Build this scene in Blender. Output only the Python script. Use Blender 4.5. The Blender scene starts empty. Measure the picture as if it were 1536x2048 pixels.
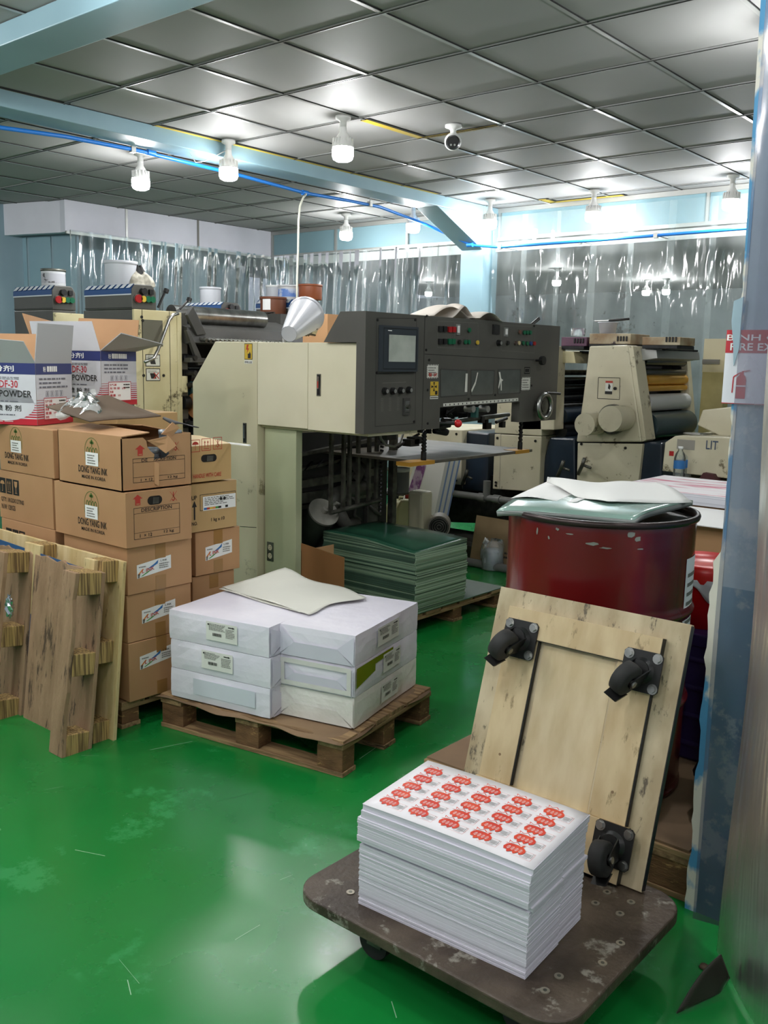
import bpy, math, random
from mathutils import Vector, Matrix
random.seed(7)
S = bpy.context.scene
COL = S.collection
PI = math.pi
# ---------------------------------------------------------------- camera
FPX = 1873.0; YAW, PIT, ROLL = [math.radians(a) for a in (-39.98, -9.3, 1.2)]; EYE = 1.5
_f = Vector((math.sin(YAW)*math.cos(PIT), math.cos(YAW)*math.cos(PIT), math.sin(PIT)))
_r = Vector((math.cos(YAW), -math.sin(YAW), 0)); _u = _r.cross(_f)
CR = _r*math.cos(ROLL)+_u*math.sin(ROLL); CU = -_r*math.sin(ROLL)+_u*math.cos(ROLL); CD = _f
EYEP = Vector((0, 0, EYE))
cam = bpy.data.objects.new('camera', bpy.data.cameras.new('camera')); COL.objects.link(cam)
cam.matrix_world = Matrix(((CR.x, CU.x, -CD.x, 0), (CR.y, CU.y, -CD.y, 0), (CR.z, CU.z, -CD.z, EYE), (0, 0, 0, 1)))
cam.data.sensor_fit = 'VERTICAL'; cam.data.sensor_height = 24; cam.data.lens = 24*FPX/2048
cam.data.clip_start = .05; cam.data.clip_end = 60
S.camera = cam
# ---------------------------------------------------------------- world, exposure
w = bpy.data.worlds.new('world'); S.world = w; w.use_nodes = True
w.node_tree.nodes['Background'].inputs[0].default_value = (.75, .85, 1, 1)
w.node_tree.nodes['Background'].inputs[1].default_value = .15
S.view_settings.view_transform = 'Standard'; S.view_settings.look = 'None'
S.view_settings.gamma = 1; S.view_settings.use_curve_mapping = False
S.view_settings.exposure = 1.36
LAMP_POWER = 85.0
CEIL = 2.89
# ---------------------------------------------------------------- measuring
def P(px, py, x=None, y=None, z=None, d=None):
    """the point of the room seen at a place of the photograph, on a plane x, y or z, or at a distance d along the view axis"""
    r = CD + CR*(px-768)/FPX - CU*(py-1024)/FPX
    if x is not None: k = x/r.x
    elif y is not None: k = y/r.y
    elif z is not None: k = (z-EYE)/r.z
    else: k = d
    return EYEP + r*k
V3 = lambda *a: Vector(a)
# ---------------------------------------------------------------- materials
def lin(c):
    if isinstance(c, str):
        c = [int(c[i:i+2], 16)/255 for i in (0, 2, 4)]
    return tuple(((v/12.92) if v <= .04045 else ((v+.055)/1.055)**2.4) for v in c)
MATS = {}
def mat(name, c, rough=.55, metal=0, c2=None, ns=4, fac=.5, contrast=.25, stretch=(1, 1, 1), bump=0, bs=60, emit=0, coat=0, spec=.5, alpha=None, c3=None, ns3=9, th3=.62, world=False, det=5, croughness=.1, rvar=0):
    if name in MATS: return MATS[name]
    m = bpy.data.materials.new(name); m.use_nodes = True; nt = m.node_tree; N = nt.nodes; L = nt.links
    b = N['Principled BSDF']; b.inputs['Roughness'].default_value = rough; b.inputs['Metallic'].default_value = metal
    b.inputs['Specular IOR Level'].default_value = spec
    if coat: b.inputs['Coat Weight'].default_value = coat; b.inputs['Coat Roughness'].default_value = croughness
    a = lin(c)+(1,); b.inputs['Base Color'].default_value = a
    if c2 or bump or c3 or rvar:
        tc = N.new('ShaderNodeTexCoord'); mp = N.new('ShaderNodeMapping'); mp.inputs['Scale'].default_value = stretch
        L.new(tc.outputs['Object'], mp.inputs['Vector'])
        if world:
            g = N.new('ShaderNodeNewGeometry'); L.new(g.outputs['Position'], mp.inputs['Vector'])
    if c2:
        n = N.new('ShaderNodeTexNoise'); n.inputs['Scale'].default_value = ns; n.inputs['Detail'].default_value = det
        L.new(mp.outputs[0], n.inputs['Vector'])
        r = N.new('ShaderNodeValToRGB'); r.color_ramp.elements[0].position = max(0, fac-contrast/2); r.color_ramp.elements[1].position = min(1, fac+contrast/2)
        r.color_ramp.elements[0].color = a; r.color_ramp.elements[1].color = lin(c2)+(1,)
        L.new(n.outputs['Fac'], r.inputs[0]); out = r.outputs[0]
        if c3:
            n3 = N.new('ShaderNodeTexNoise'); n3.inputs['Scale'].default_value = ns3; n3.inputs['Detail'].default_value = 8; n3.inputs['Roughness'].default_value = .7
            L.new(mp.outputs[0], n3.inputs['Vector'])
            r3 = N.new('ShaderNodeValToRGB'); r3.color_ramp.elements[0].position = th3; r3.color_ramp.elements[1].position = th3+.06
            r3.color_ramp.elements[0].color = (0, 0, 0, 1); r3.color_ramp.elements[1].color = (1, 1, 1, 1)
            L.new(n3.outputs['Fac'], r3.inputs[0])
            mx = N.new('ShaderNodeMix'); mx.data_type = 'RGBA'; L.new(r3.outputs[0], mx.inputs[0]); L.new(out, mx.inputs[6]); mx.inputs[7].default_value = lin(c3)+(1,)
            out = mx.outputs[2]
        L.new(out, b.inputs['Base Color'])
    if rvar:
        nr = N.new('ShaderNodeTexNoise'); nr.inputs['Scale'].default_value = 2.3; nr.inputs['Detail'].default_value = 6; L.new(mp.outputs[0], nr.inputs['Vector'])
        mr = N.new('ShaderNodeMapRange'); mr.inputs[1].default_value = .3; mr.inputs[2].default_value = .7; mr.inputs[3].default_value = rough; mr.inputs[4].default_value = rough+rvar
        L.new(nr.outputs['Fac'], mr.inputs[0]); L.new(mr.outputs[0], b.inputs['Roughness'])
    if bump:
        n2 = N.new('ShaderNodeTexNoise'); n2.inputs['Scale'].default_value = bs; n2.inputs['Detail'].default_value = 4
        L.new(mp.outputs[0], n2.inputs['Vector'])
        bp = N.new('ShaderNodeBump'); bp.inputs['Strength'].default_value = bump; bp.inputs['Distance'].default_value = .01
        L.new(n2.outputs['Fac'], bp.inputs['Height']); L.new(bp.outputs[0], b.inputs['Normal'])
    if emit:
        b.inputs['Emission Color'].default_value = a; b.inputs['Emission Strength'].default_value = emit
    MATS[name] = m; return m
def film(name, tint=(.93, .97, .97), haze=.06, rough=.06, gloss=1.5, hazecol=(.8, .85, .85), bump=.3, bs=6, stretch=(1, 1, .25)):
    """clear soft plastic sheet: lets light through, slight haze, sharp glints on its creases"""
    m = bpy.data.materials.new(name); m.use_nodes = True; nt = m.node_tree; N = nt.nodes; L = nt.links
    for n in list(N): N.remove(n)
    o = N.new('ShaderNodeOutputMaterial'); t = N.new('ShaderNodeBsdfTransparent'); t.inputs[0].default_value = tint+(1,)
    g = N.new('ShaderNodeBsdfGlossy'); g.inputs['Roughness'].default_value = rough; g.inputs[0].default_value = (1, 1, 1, 1)
    d = N.new('ShaderNodeBsdfDiffuse'); d.inputs[0].default_value = hazecol+(1,)
    tr = N.new('ShaderNodeBsdfTranslucent'); tr.inputs[0].default_value = hazecol+(1,)
    a1 = N.new('ShaderNodeMixShader'); a1.inputs[0].default_value = .5; L.new(d.outputs[0], a1.inputs[1]); L.new(tr.outputs[0], a1.inputs[2])
    tc = N.new('ShaderNodeTexCoord'); mp = N.new('ShaderNodeMapping'); mp.inputs['Scale'].default_value = stretch; L.new(tc.outputs['Object'], mp.inputs[0])
    nz = N.new('ShaderNodeTexNoise'); nz.inputs['Scale'].default_value = 3; nz.inputs['Detail'].default_value = 7; L.new(mp.outputs[0], nz.inputs['Vector'])
    mr = N.new('ShaderNodeMapRange'); mr.inputs[1].default_value = .35; mr.inputs[2].default_value = .75; mr.inputs[3].default_value = haze*.5; mr.inputs[4].default_value = haze*2
    L.new(nz.outputs['Fac'], mr.inputs[0])
    m1 = N.new('ShaderNodeMixShader'); L.new(mr.outputs[0], m1.inputs[0]); L.new(t.outputs[0], m1.inputs[1]); L.new(a1.outputs[0], m1.inputs[2])
    fr = N.new('ShaderNodeFresnel'); fr.inputs[0].default_value = gloss
    nb = N.new('ShaderNodeTexNoise'); nb.inputs['Scale'].default_value = bs; nb.inputs['Detail'].default_value = 2; L.new(mp.outputs[0], nb.inputs['Vector'])
    bp = N.new('ShaderNodeBump'); bp.inputs['Strength'].default_value = bump; bp.inputs['Distance'].default_value = .05; L.new(nb.outputs['Fac'], bp.inputs['Height'])
    L.new(bp.outputs[0], g.inputs['Normal'])
    m2 = N.new('ShaderNodeMixShader'); L.new(fr.outputs[0], m2.inputs[0]); L.new(m1.outputs[0], m2.inputs[1]); L.new(g.outputs[0], m2.inputs[2])
    L.new(m2.outputs[0], o.inputs[0]); MATS[name] = m; return m
# ---------------------------------------------------------------- mesh builder
_TXT = {}
def text_mesh(s):
    """flat triangles of a line of lettering, scaled to the unit square"""
    if s in _TXT: return _TXT[s]
    c = bpy.data.curves.new('t', 'FONT'); c.body = s; c.resolution_u = 2; c.offset = .012
    o = bpy.data.objects.new('t', c); me = bpy.data.meshes.new_from_object(o)
    vs = [v.co.copy() for v in me.vertices]; fs = [tuple(p.vertices) for p in me.polygons]
    bpy.data.objects.remove(o); bpy.data.meshes.remove(me); bpy.data.curves.remove(c)
    if not vs: _TXT[s] = ([], []); return _TXT[s]
    x0 = min(v.x for v in vs); x1 = max(v.x for v in vs); y0 = min(v.y for v in vs); y1 = max(v.y for v in vs)
    _TXT[s] = ([((v.x-x0)/(x1-x0), (v.y-y0)/(y1-y0)) for v in vs], fs); return _TXT[s]
class MB:
    def __init__(s): s.v = []; s.f = []; s.mi = []; s.ms = []; s.sm = []
    def m(s, mt):
        if mt not in s.ms: s.ms.append(mt)
        return s.ms.index(mt)
    def add(s, vs, fs, mt, smooth=False, T=None):
        b = len(s.v)
        for v in vs:
            v = Vector(v); s.v.append(T @ v if T else v)
        k = s.m(mt)
        for f in fs: s.f.append([b+i for i in f]); s.mi.append(k); s.sm.append(smooth)
        return s
    def box(s, a, b, mt, T=None):
        x0, y0, z0 = [min(a[i], b[i]) for i in range(3)]; x1, y1, z1 = [max(a[i], b[i]) for i in range(3)]
        return s.add([(x0,y0,z0),(x1,y0,z0),(x1,y1,z0),(x0,y1,z0),(x0,y0,z1),(x1,y0,z1),(x1,y1,z1),(x0,y1,z1)],
              [(0,3,2,1),(4,5,6,7),(0,1,5,4),(1,2,6,5),(2,3,7,6),(3,0,4,7)], mt, T=T)
    def prism(s, pts, ax, a, b, mt, T=None):
        """pts: 2-D outline; ax 0: pts are (y,z) pushed along x; 1: (x,z) along y; 2: (x,y) along z"""
        def mk(p, t): return {0: (t, p[0], p[1]), 1: (p[0], t, p[1]), 2: (p[0], p[1], t)}[ax]
        n = len(pts); A = sum(pts[i][0]*pts[(i+1)%n][1]-pts[(i+1)%n][0]*pts[i][1] for i in range(n))
        if (A < 0) != (ax == 1): pts = pts[::-1]
        if a > b: a, b = b, a
        vs = [mk(p, a) for p in pts]+[mk(p, b) for p in pts]
        fs = [tuple(range(n))[::-1], tuple(range(n, 2*n))]+[(i, (i+1)%n, n+(i+1)%n, n+i) for i in range(n)]
        return s.add(vs, fs, mt, T=T)
    def cyl(s, p0, p1, r, mt, r2=None, n=20, caps=True, T=None, smooth=True):
        p0, p1 = Vector(p0), Vector(p1); r2 = r if r2 is None else r2; d = (p1-p0).normalized()
        a = d.orthogonal().normalized(); b = d.cross(a)
        ring = lambda c, q: [c+a*(q*math.cos(2*PI*i/n))+b*(q*math.sin(2*PI*i/n)) for i in range(n)]
        s.add(ring(p0, r)+ring(p1, r2), [(i, (i+1)%n, n+(i+1)%n, n+i) for i in range(n)], mt, smooth, T)
        if caps:
            s.add(ring(p0, r), [tuple(range(n))[::-1]], mt, T=T); s.add(ring(p1, r2), [tuple(range(n))], mt, T=T)
        return s
    def lathe(s, prof, mt, T=None, n=28, smooth=True):
        """prof: (radius, height) pairs turned about z"""
        vs = [(r*math.cos(2*PI*i/n), r*math.sin(2*PI*i/n), z) for r, z in prof for i in range(n)]
        fs = [(k*n+i, k*n+(i+1)%n, (k+1)*n+(i+1)%n, (k+1)*n+i) for k in range(len(prof)-1) for i in range(n)]
        return s.add(vs, fs, mt, smooth, T)
    def tube(s, pts, r, mt, n=8, smooth=True):
        pts = [Vector(p) for p in pts]; vs = []; a = None
        for k, p in enumerate(pts):
            d = (pts[min(k+1, len(pts)-1)]-pts[max(k-1, 0)]).normalized()
            a = d.orthogonal().normalized() if a is None else (a-d*a.dot(d)).normalized()
            b = d.cross(a); vs += [p+a*(r*math.cos(2*PI*i/n))+b*(r*math.sin(2*PI*i/n)) for i in range(n)]
        fs = [(k*n+i, k*n+(i+1)%n, (k+1)*n+(i+1)%n, (k+1)*n+i) for k in range(len(pts)-1) for i in range(n)]
        fs += [tuple(range(n))[::-1], tuple(range(len(vs)-n, len(vs)))]
        return s.add(vs, fs, mt, smooth)
    def sheet(s, fn, nu, nv, mt, th=0.0, smooth=True, closed=False):
        """fn(u,v) -> point, u,v in 0..1; th: thickness pushed along the normal"""
        g = [[Vector(fn(i/nu, j/nv)) for i in range(nu+1)] for j in range(nv+1)]
        vs = [p for row in g for p in row]; W = nu+1
        fs = [(j*W+i, j*W+i+1, (j+1)*W+i+1, (j+1)*W+i) for j in range(nv) for i in range(nu)]
        if th:
            lo = []
            for j in range(nv+1):
                for i in range(nu+1):
                    a = g[j][min(i+1, nu)]-g[j][max(i-1, 0)]; b = g[min(j+1, nv)][i]-g[max(j-1, 0)][i]
                    lo.append(g[j][i]-a.cross(b).normalized()*th)
            n0 = len(vs); vs += lo; fs += [tuple(n0+k for k in f[::-1]) for f in fs[:]]
            ed = [(i, i+1) for i in range(nu)]+[(j*W+nu, (j+1)*W+nu) for j in range(nv)]+[(nv*W+i+1, nv*W+i) for i in range(nu)][::-1]+[((j+1)*W, j*W) for j in range(nv)]
            fs += [(b, a, n0+a, n0+b) for a, b in ed]
        return s.add(vs, fs, mt, smooth)
    def build(s, name, parent=None, bevel=0, label=None, seg=2, sub=0):
        me = bpy.data.meshes.new(name); vs = s.v
        if parent is not None:
            iv = world_of(parent).inverted(); vs = [iv @ v for v in vs]
        me.from_pydata([tuple(v) for v in vs], [], s.f)
        for m_ in s.ms: me.materials.append(m_)
        me.polygons.foreach_set('material_index', s.mi); me.polygons.foreach_set('use_smooth', s.sm)
        me.update(); o = bpy.data.objects.new(name, me); COL.objects.link(o); o.parent = parent
        if bevel:
            bv = o.modifiers.new('bevel', 'BEVEL'); bv.width = bevel; bv.segments = seg; bv.limit_method = 'ANGLE'; bv.angle_limit = math.radians(40)
        if label: o['label'] = label
        return o
def world_of(o):
    m = Matrix.LocRotScale(o.location, o.rotation_euler, o.scale)
    return world_of(o.parent) @ m if o.parent else m
class Face:
    """a flat printed or fitted face: origin, two unit directions; marks sit a hair in front of it"""
    def __init__(s, mb, o, u, v, eps=.0008):
        s.mb = mb; s.o = Vector(o); s.u = Vector(u).normalized(); s.v = Vector(v).normalized(); s.n = s.u.cross(s.v).normalized(); s.e = eps
    def at(s, a, b, k=1): return s.o+s.u*a+s.v*b+s.n*(s.e*k)
    def px(s, x, y):
        r = CD+CR*(x-768)/FPX-CU*(y-1024)/FPX; p = EYEP+r*((s.o-EYEP).dot(s.n)/r.dot(s.n)); q = p-s.o
        return q.dot(s.u), q.dot(s.v)
    def poly(s, pts, mt, k=1, px=False):
        if px: pts = [s.px(*p) for p in pts]
        A = sum(pts[i][0]*pts[(i+1)%len(pts)][1]-pts[(i+1)%len(pts)][0]*pts[i][1] for i in range(len(pts)))
        if A < 0: pts = pts[::-1]
        s.mb.add([s.at(a, b, k) for a, b in pts], [tuple(range(len(pts)))], mt)
    def rect(s, a0, b0, a1, b1, mt, k=1): s.poly([(a0, b0), (a1, b0), (a1, b1), (a0, b1)], mt, k)
    def frame(s, a0, b0, a1, b1, t, mt, k=1):
        s.rect(a0, b0, a1, b0+t, mt, k); s.rect(a0, b1-t, a1, b1, mt, k); s.rect(a0, b0+t, a0+t, b1-t, mt, k); s.rect(a1-t, b0+t, a1, b1-t, mt, k)
    def disc(s, a, b, r, mt, k=1, n=18, ry=None): s.poly([(a+r*math.cos(2*PI*i/n), b+(ry or r)*math.sin(2*PI*i/n)) for i in range(n)], mt, k)
    def line(s, a, b, t, mt, k=1, px=False):
        if px: a, b = s.px(*a), s.px(*b)
        d = Vector((b[0]-a[0], b[1]-a[1])); n = Vector((-d.y, d.x)).normalized()*t/2
        s.poly([(a[0]-n.x, a[1]-n.y), (b[0]-n.x, b[1]-n.y), (b[0]+n.x, b[1]+n.y), (a[0]+n.x, a[1]+n.y)], mt, k)
    def text(s, st, a0, b0, a1, b1, mt, k=2, skew=0):
        vs, fs = text_mesh(st)
        s.mb.add([s.at(a0+(a1-a0)*x, b0+(b1-b0)*y+skew*(x), k) for x, y in vs], fs, mt)
    def lines(s, a0, b0, a1, b1, n, mt, k=2, seed=0, fill=.45):
        """rows of print too small to read"""
        R_ = random.Random(seed); h = (b1-b0)/n
        for i in range(n):
            x = a0; e = a0+(a1-a0)*R_.uniform(.6, 1)
            while x < e:
                wd = (a1-a0)*R_.uniform(.05, .16); s.rect(x, b1-(i+1)*h+h*(1-fill)/2, min(x+wd, a1), b1-i*h-h*(1-fill)/2, mt, k); x += wd+(a1-a0)*.025
    def knob(s, a, b, r, h, mt, n=16, r2=None):
        s.mb.cyl(s.at(a, b, 0), s.at(a, b, 0)+s.n*h, r, mt, r2=r2, n=n)
    def slab(s, a0, b0, a1, b1, h, mt, h0=0.0):
        c = [s.o+s.u*a+s.v*b+s.n*h0 for a, b in ((a0, b0), (a1, b0), (a1, b1), (a0, b1))]
        s.mb.add(c+[p+s.n*(h-h0) for p in c], [(0,3,2,1),(4,5,6,7),(0,1,5,4),(1,2,6,5),(2,3,7,6),(3,0,4,7)], mt)
def thing(name, label, cat, loc, rz=0, group=None, rot=None):
    o = bpy.data.objects.new(name, None); COL.objects.link(o); o.empty_display_size = .1
    o.location = loc; o.rotation_euler = rot if rot else (0, 0, rz); o['label'] = label; o['category'] = cat
    if group: o['group'] = group
    return o
def tag(o, label, cat, group=None, kind=None):
    o['label'] = label; o['category'] = cat
    if group: o['group'] = group
    if kind: o['kind'] = kind
    return o
def struct(name, mb, bevel=0):
    o = mb.build(name, None, bevel); o['kind'] = 'structure'; return o
def dup(root, label, loc=None, rz=None, group=None):
    c = root.copy(); COL.objects.link(c); c['label'] = label
    if loc is not None: c.location = loc
    if rz is not None: c.rotation_euler = (0, 0, rz)
    if group: c['group'] = group
    for ch in [o for o in bpy.data.objects if o.parent == root]:
        k = ch.copy(); COL.objects.link(k); k.parent = c
        for g in [o for o in bpy.data.objects if o.parent == ch]:
            q = g.copy(); COL.objects.link(q); q.parent = k
    return c
def tr(loc, rz=0, rx=0, ry=0): return Matrix.Translation(loc) @ Matrix.Rotation(rz, 4, 'Z') @ Matrix.Rotation(ry, 4, 'Y') @ Matrix.Rotation(rx, 4, 'X')
# ---------------------------------------------------------------- palette
cream = mat('cream machine paint', 'd6cfb2', .42, c2='ccc5a6', ns=1.6, contrast=0.3, c3='8d8568', ns3=5, th3=0.61)
creamclean = mat('light cream paint', 'dcd6bc', .4, c2='d4ceb2', ns=2)
green_cream = mat('pale green paint', 'c0c6a4', .45, c2='b6bc99', ns=2)
oldcream = mat('old dirty cream paint', 'd2c9a2', .5, c2='bfb48a', ns=3, contrast=0.3, c3='5c523a', ns3=7, th3=0.58)
komori = mat('ivory press paint', 'cdc6ad', .42, c2='bcb59a', ns=3, contrast=0.3, c3='6f664f', ns3=9, th3=0.6)
grey = mat('dark grey enamel', '55544e', .42, c2='4b4a45', ns=3, contrast=0.3)
grey2 = mat('charcoal enamel', '3a3a38', .45, c2='444340', ns=5)
seam = mat('dark seam and shade', '151513', .8)  # also paints the edge shadow beside the ceiling grid bars
black = mat('black plastic', '141414', .4)
blackm = mat('dark oily steel', '1b1c1d', .35, metal=.5, c2='2c2d2e', ns=20)
blackr = mat('black rubber', '232323', .75, c2='303030', ns=12)
steel = mat('bright steel', 'b5b5b2', .28, metal=1, c2='93938f', ns=15)
steeld = mat('dull steel', '77776f', .45, metal=.8, c2='55554f', ns=14)
alu = mat('brushed aluminium', 'a9aaa6', .4, metal=.7)
white = mat('white plastic', 'e3e4e2', .4)
whitep = mat('white paper', 'e8e8e6', .7)
ink = mat('black ink print', '1f1d1b', .6)
inkg = mat('grey small print', '77756f', .6)
inkred = mat('red print', 'b5382c', .6)
red = mat('red plastic', 'a31a1c', .35)
grn = mat('green plastic', '0e6040', .35)
yel = mat('yellow plastic', 'cfae3c', .35)
navy = mat('navy enamel', '1c2733', .3, c2='253240', ns=3, coat=.3)
# ================================================================ room
floor_m = mat('green epoxy floor', '168338', .15, c2='117531', ns=.9, contrast=0.3, c3='2a8c4a', ns3=3.5, th3=0.58, bump=.05, bs=3, world=True, rvar=.22, spec=.6)
tile_m = mat('ceiling tile', '9a9a98', .62, c2='919190', ns=.8, contrast=.6, world=True, spec=.22)
grid_m = mat('ceiling grid metal', 'a4a5a3', .35, metal=.7)
bluew = mat('pale blue paint', '85a3ae', .45, c2='7b9aa6', ns=1.5, world=True)
whitew = mat('white header panel', 'd2d2dc', .5, c2='c2c2cc', ns=1.2, world=True)
backm = mat('mottled grey wall beyond', 'a9b4b6', .6, c2='747f7e', ns=1.3, fac=.5, contrast=.35, c3='3f463f', ns3=2.2, th3=.6, world=True, det=9)
backblue = mat('grey blue wall beyond', '93a9b3', .55, c2='7f97a3', ns=1.1, contrast=.4, world=True)
yelm = mat('yellow insulation edge', 'b9a02c', .6)
fl = MB().box((-13, -3, -.1), (2.6, 18.5, 0), floor_m); scr = mat('floor scratch', '8fc09a', .4); FF = Face(fl, (0, 0, 0), (1, 0, 0), (0, 1, 0), .0006)
for a, b in (((783, 2003), (793, 2036)), ((719, 1518), (765, 1486)), ((385, 1483), (300, 1500)), ((470, 1880), (520, 1850)), ((150, 1700), (210, 1712)), ((560, 1760), (585, 1750)), ((1150, 1445), (1190, 1430)), ((255, 1960), (262, 1990))): FF.line(a, b, .0022, scr, 1, px=True)
R_ = random.Random(31)
for k in range(60): a = V3(R_.uniform(-4.5, -.6), R_.uniform(1.0, 5.2), 0); e = R_.uniform(0, 3.1); l = R_.uniform(.02, .16); FF.line((a.x, a.y), (a.x+l*math.cos(e), a.y+l*math.sin(e)), R_.uniform(.0006, .0014), scr if k % 2 else mat('floor scuff', '0c5c26', .35), 1)
struct('floor', fl)
cb = MB().box((-13, -3, CEIL+.004), (2.6, 18.5, CEIL+.1), tile_m)
struct('ceiling', cb)
g = MB()
for k in range(-16, 11):
    x = -2.065+.603*k
    if x < 2.6:
        g.box((x-.010, -3, CEIL-.003), (x+.010, 7.6, CEIL+.002), grid_m); g.box((x+.009, -3, CEIL-.002), (x+.013, 7.6, CEIL+.003), seam)  # dark strip paints the bar's edge shadow
for k in range(-10, 8):
    y = 3.10+.6055*k
    g.box((-13, y-.010, CEIL-.004), (2.6, y+.010, CEIL+.002), grid_m); g.box((-13, y-.003, CEIL-.006), (2.6, y+.001, CEIL-.004), seam); g.box((-13, y+.010, CEIL-.001), (2.6, y+.015, CEIL+.003), seam)  # dark strip beside the bar paints its edge shadow
struct('trim_1', g)
g = MB()                                           # open slots beside displaced tiles
for a, b in (((-5.10, 2.4), (-5.03, 3.12)), ((-5.03, 3.7), (-5.00, 6.6)), ((-3.90, 4.36), (-3.85, 4.92)), ((-3.87, 4.90), (-3.30, 4.935)), ((-4.45, 7.30), (-4.38, 7.5)), ((-4.4, 7.46), (-3.75, 7.52))):
    g.box((a[0], a[1], CEIL-.004), (b[0], b[1], CEIL-.0035), yelm); g.box((a[0], a[1], CEIL-.003), (b[0]+.02, b[1]+.01, CEIL+.003), seam)
struct('trim_2', g)
# beams and pillar
struct('trim_3', MB().box((-5.26, -3, 2.797), (-5.03, 7.5, CEIL), bluew), .004)
struct('trim_4', MB().box((-13, 2.216, 2.80), (2.6, 2.437, CEIL), bluew), .004)
pl = MB().box((-5.27, 7.32, 0), (-5.02, 7.56, CEIL), bluew)
pl.prism([(6.62, 2.797), (7.33, 2.797), (7.33, 2.50)], 0, -5.26, -5.03, bluew)
struct('wall_pillar', pl, .004)
# left wall: white header above the curtain, pale blue panel wall behind it
XL = -8.08
h = MB(); h.box((XL-.08, 4.95, 2.60), (XL, 7.56, CEIL), whitew)
h.add([(-12.5, 3.86, 2.60), (-8.16, 4.95, 2.60), (-8.16, 4.95, CEIL), (-12.5, 3.86, CEIL), (-12.5, 3.94, 2.60), (-8.16, 5.03, 2.60), (-8.16, 5.03, CEIL), (-12.5, 3.94, CEIL)],
      [(0,1,2,3),(7,6,5,4),(0,4,5,1),(3,2,6,7)], whitew)
for y in (5.62, 6.5): h.box((XL, y-.012, 2.60), (XL+.006, y+.012, CEIL), alu if y < 6 else inkg)
h.box((XL, 4.95, 2.585), (XL+.02, 7.5, 2.61), alu)
struct('wall_header', h)
wl = MB()
for k in range(7): wl.box((-8.9, 4.7+k*.45, 0), (-8.86-.012*(k % 2), 5.15+k*.45, CEIL), backblue)
struct('wall_left', wl)
w2 = MB(); 
for k in range(14):
    a = V3(-12.5, 4.05, 0).lerp(V3(-8.16, 5.13, 0), k/14); b = V3(-12.5, 4.05, 0).lerp(V3(-8.16, 5.13, 0), (k+.9)/14)
    w2.add([a, b, b+V3(0, 0, 2.6), a+V3(0, 0, 2.6)], [(0, 1, 2, 3)], bluew)
    w2.add([b, b+(b-a)*.11, b+(b-a)*.11+V3(0, .01, 2.6), b+V3(0, .01, 2.6)], [(0, 1, 2, 3)], backblue)
struct('wall_left_front', w2)
# back wall: transom panels in metal frames, white rail, curtain below
YB = 7.56
tb = MB()
for x0, x1 in ((XL, -5.27), (-5.02, 2.5)):
    tb.box((x0, YB, 2.62), (x1, YB+.02, CEIL), mat('transom panel blue', '76949d', .5)); tb.box((x0, YB-.02, 2.60), (x1, YB, 2.63), alu); tb.box((x0, YB-.02, CEIL-.04), (x1, YB, CEIL), alu)
    tb.box((x0, YB-.035, 2.50), (x1, YB-.02, 2.585), mat('grey white rail', 'a9aba8', .5))
    x = x0+.02
    while x < x1: tb.box((x-.012, YB-.022, 2.62), (x+.012, YB, CEIL-.04), alu); x += .98
struct('wall_transom', tb)
bw = MB().box((-9.2, 8.9, 0), (-7.15, 9.0, CEIL), backblue)
bw.box((-14, 17.4, 0), (2.6, 17.5, CEIL), backm);
for k in range(6): bw.box((-8.9+k*.37, 8.86, 0), (-8.87+k*.37, 8.9, CEIL), bluew)
struct('wall_back', bw)
# duct frames standing behind the curtain
struct('wall_front', MB().box((-13, -3.1, 0), (2.6, -3, CEIL), whitew))
struct('wall_right', MB().box((2.6, -3, 0), (2.7, 17.5, CEIL), whitew))
# ---------------------------------------------------------------- lamps
glow = mat('lit lamp diffuser', 'ffffff', .4, emit=LAMP_POWER)
lampw = mat('lamp housing', 'd9d9d6', .45)
def lamp():
    t = thing('ceiling_lamp', '', 'lamp', (0, 0, CEIL))
    b = MB(); b.lathe([(0, 0), (.045, 0), (.045, -.018), (.021, -.03), (.020, -.07), (0, -.07)], lampw); b.build('lamp_holder', t)
    b = MB(); b.lathe([(.020, -.06), (.022, -.09), (.045, -.125), (.058, -.155), (.0615, -.172), (.0615, -.176)], lampw, n=32)
    for k in range(16):
        a = 2*PI*k/16; b.box((.03, -.0016, -.125), (.062, .0016, -.17), lampw, Matrix.Rotation(a, 4, 'Z'))
    b.build('heat_sink', t)
    b = MB(); b.lathe([(.0605, -.176), (.0625, -.19), (.062, -.225), (.055, -.243), (.038, -.252), (0, -.254)], glow, n=24); b.build('diffuser', t)
    return t
L0 = lamp(); L0['group'] = 'bulb lamps on the ceiling'
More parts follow.
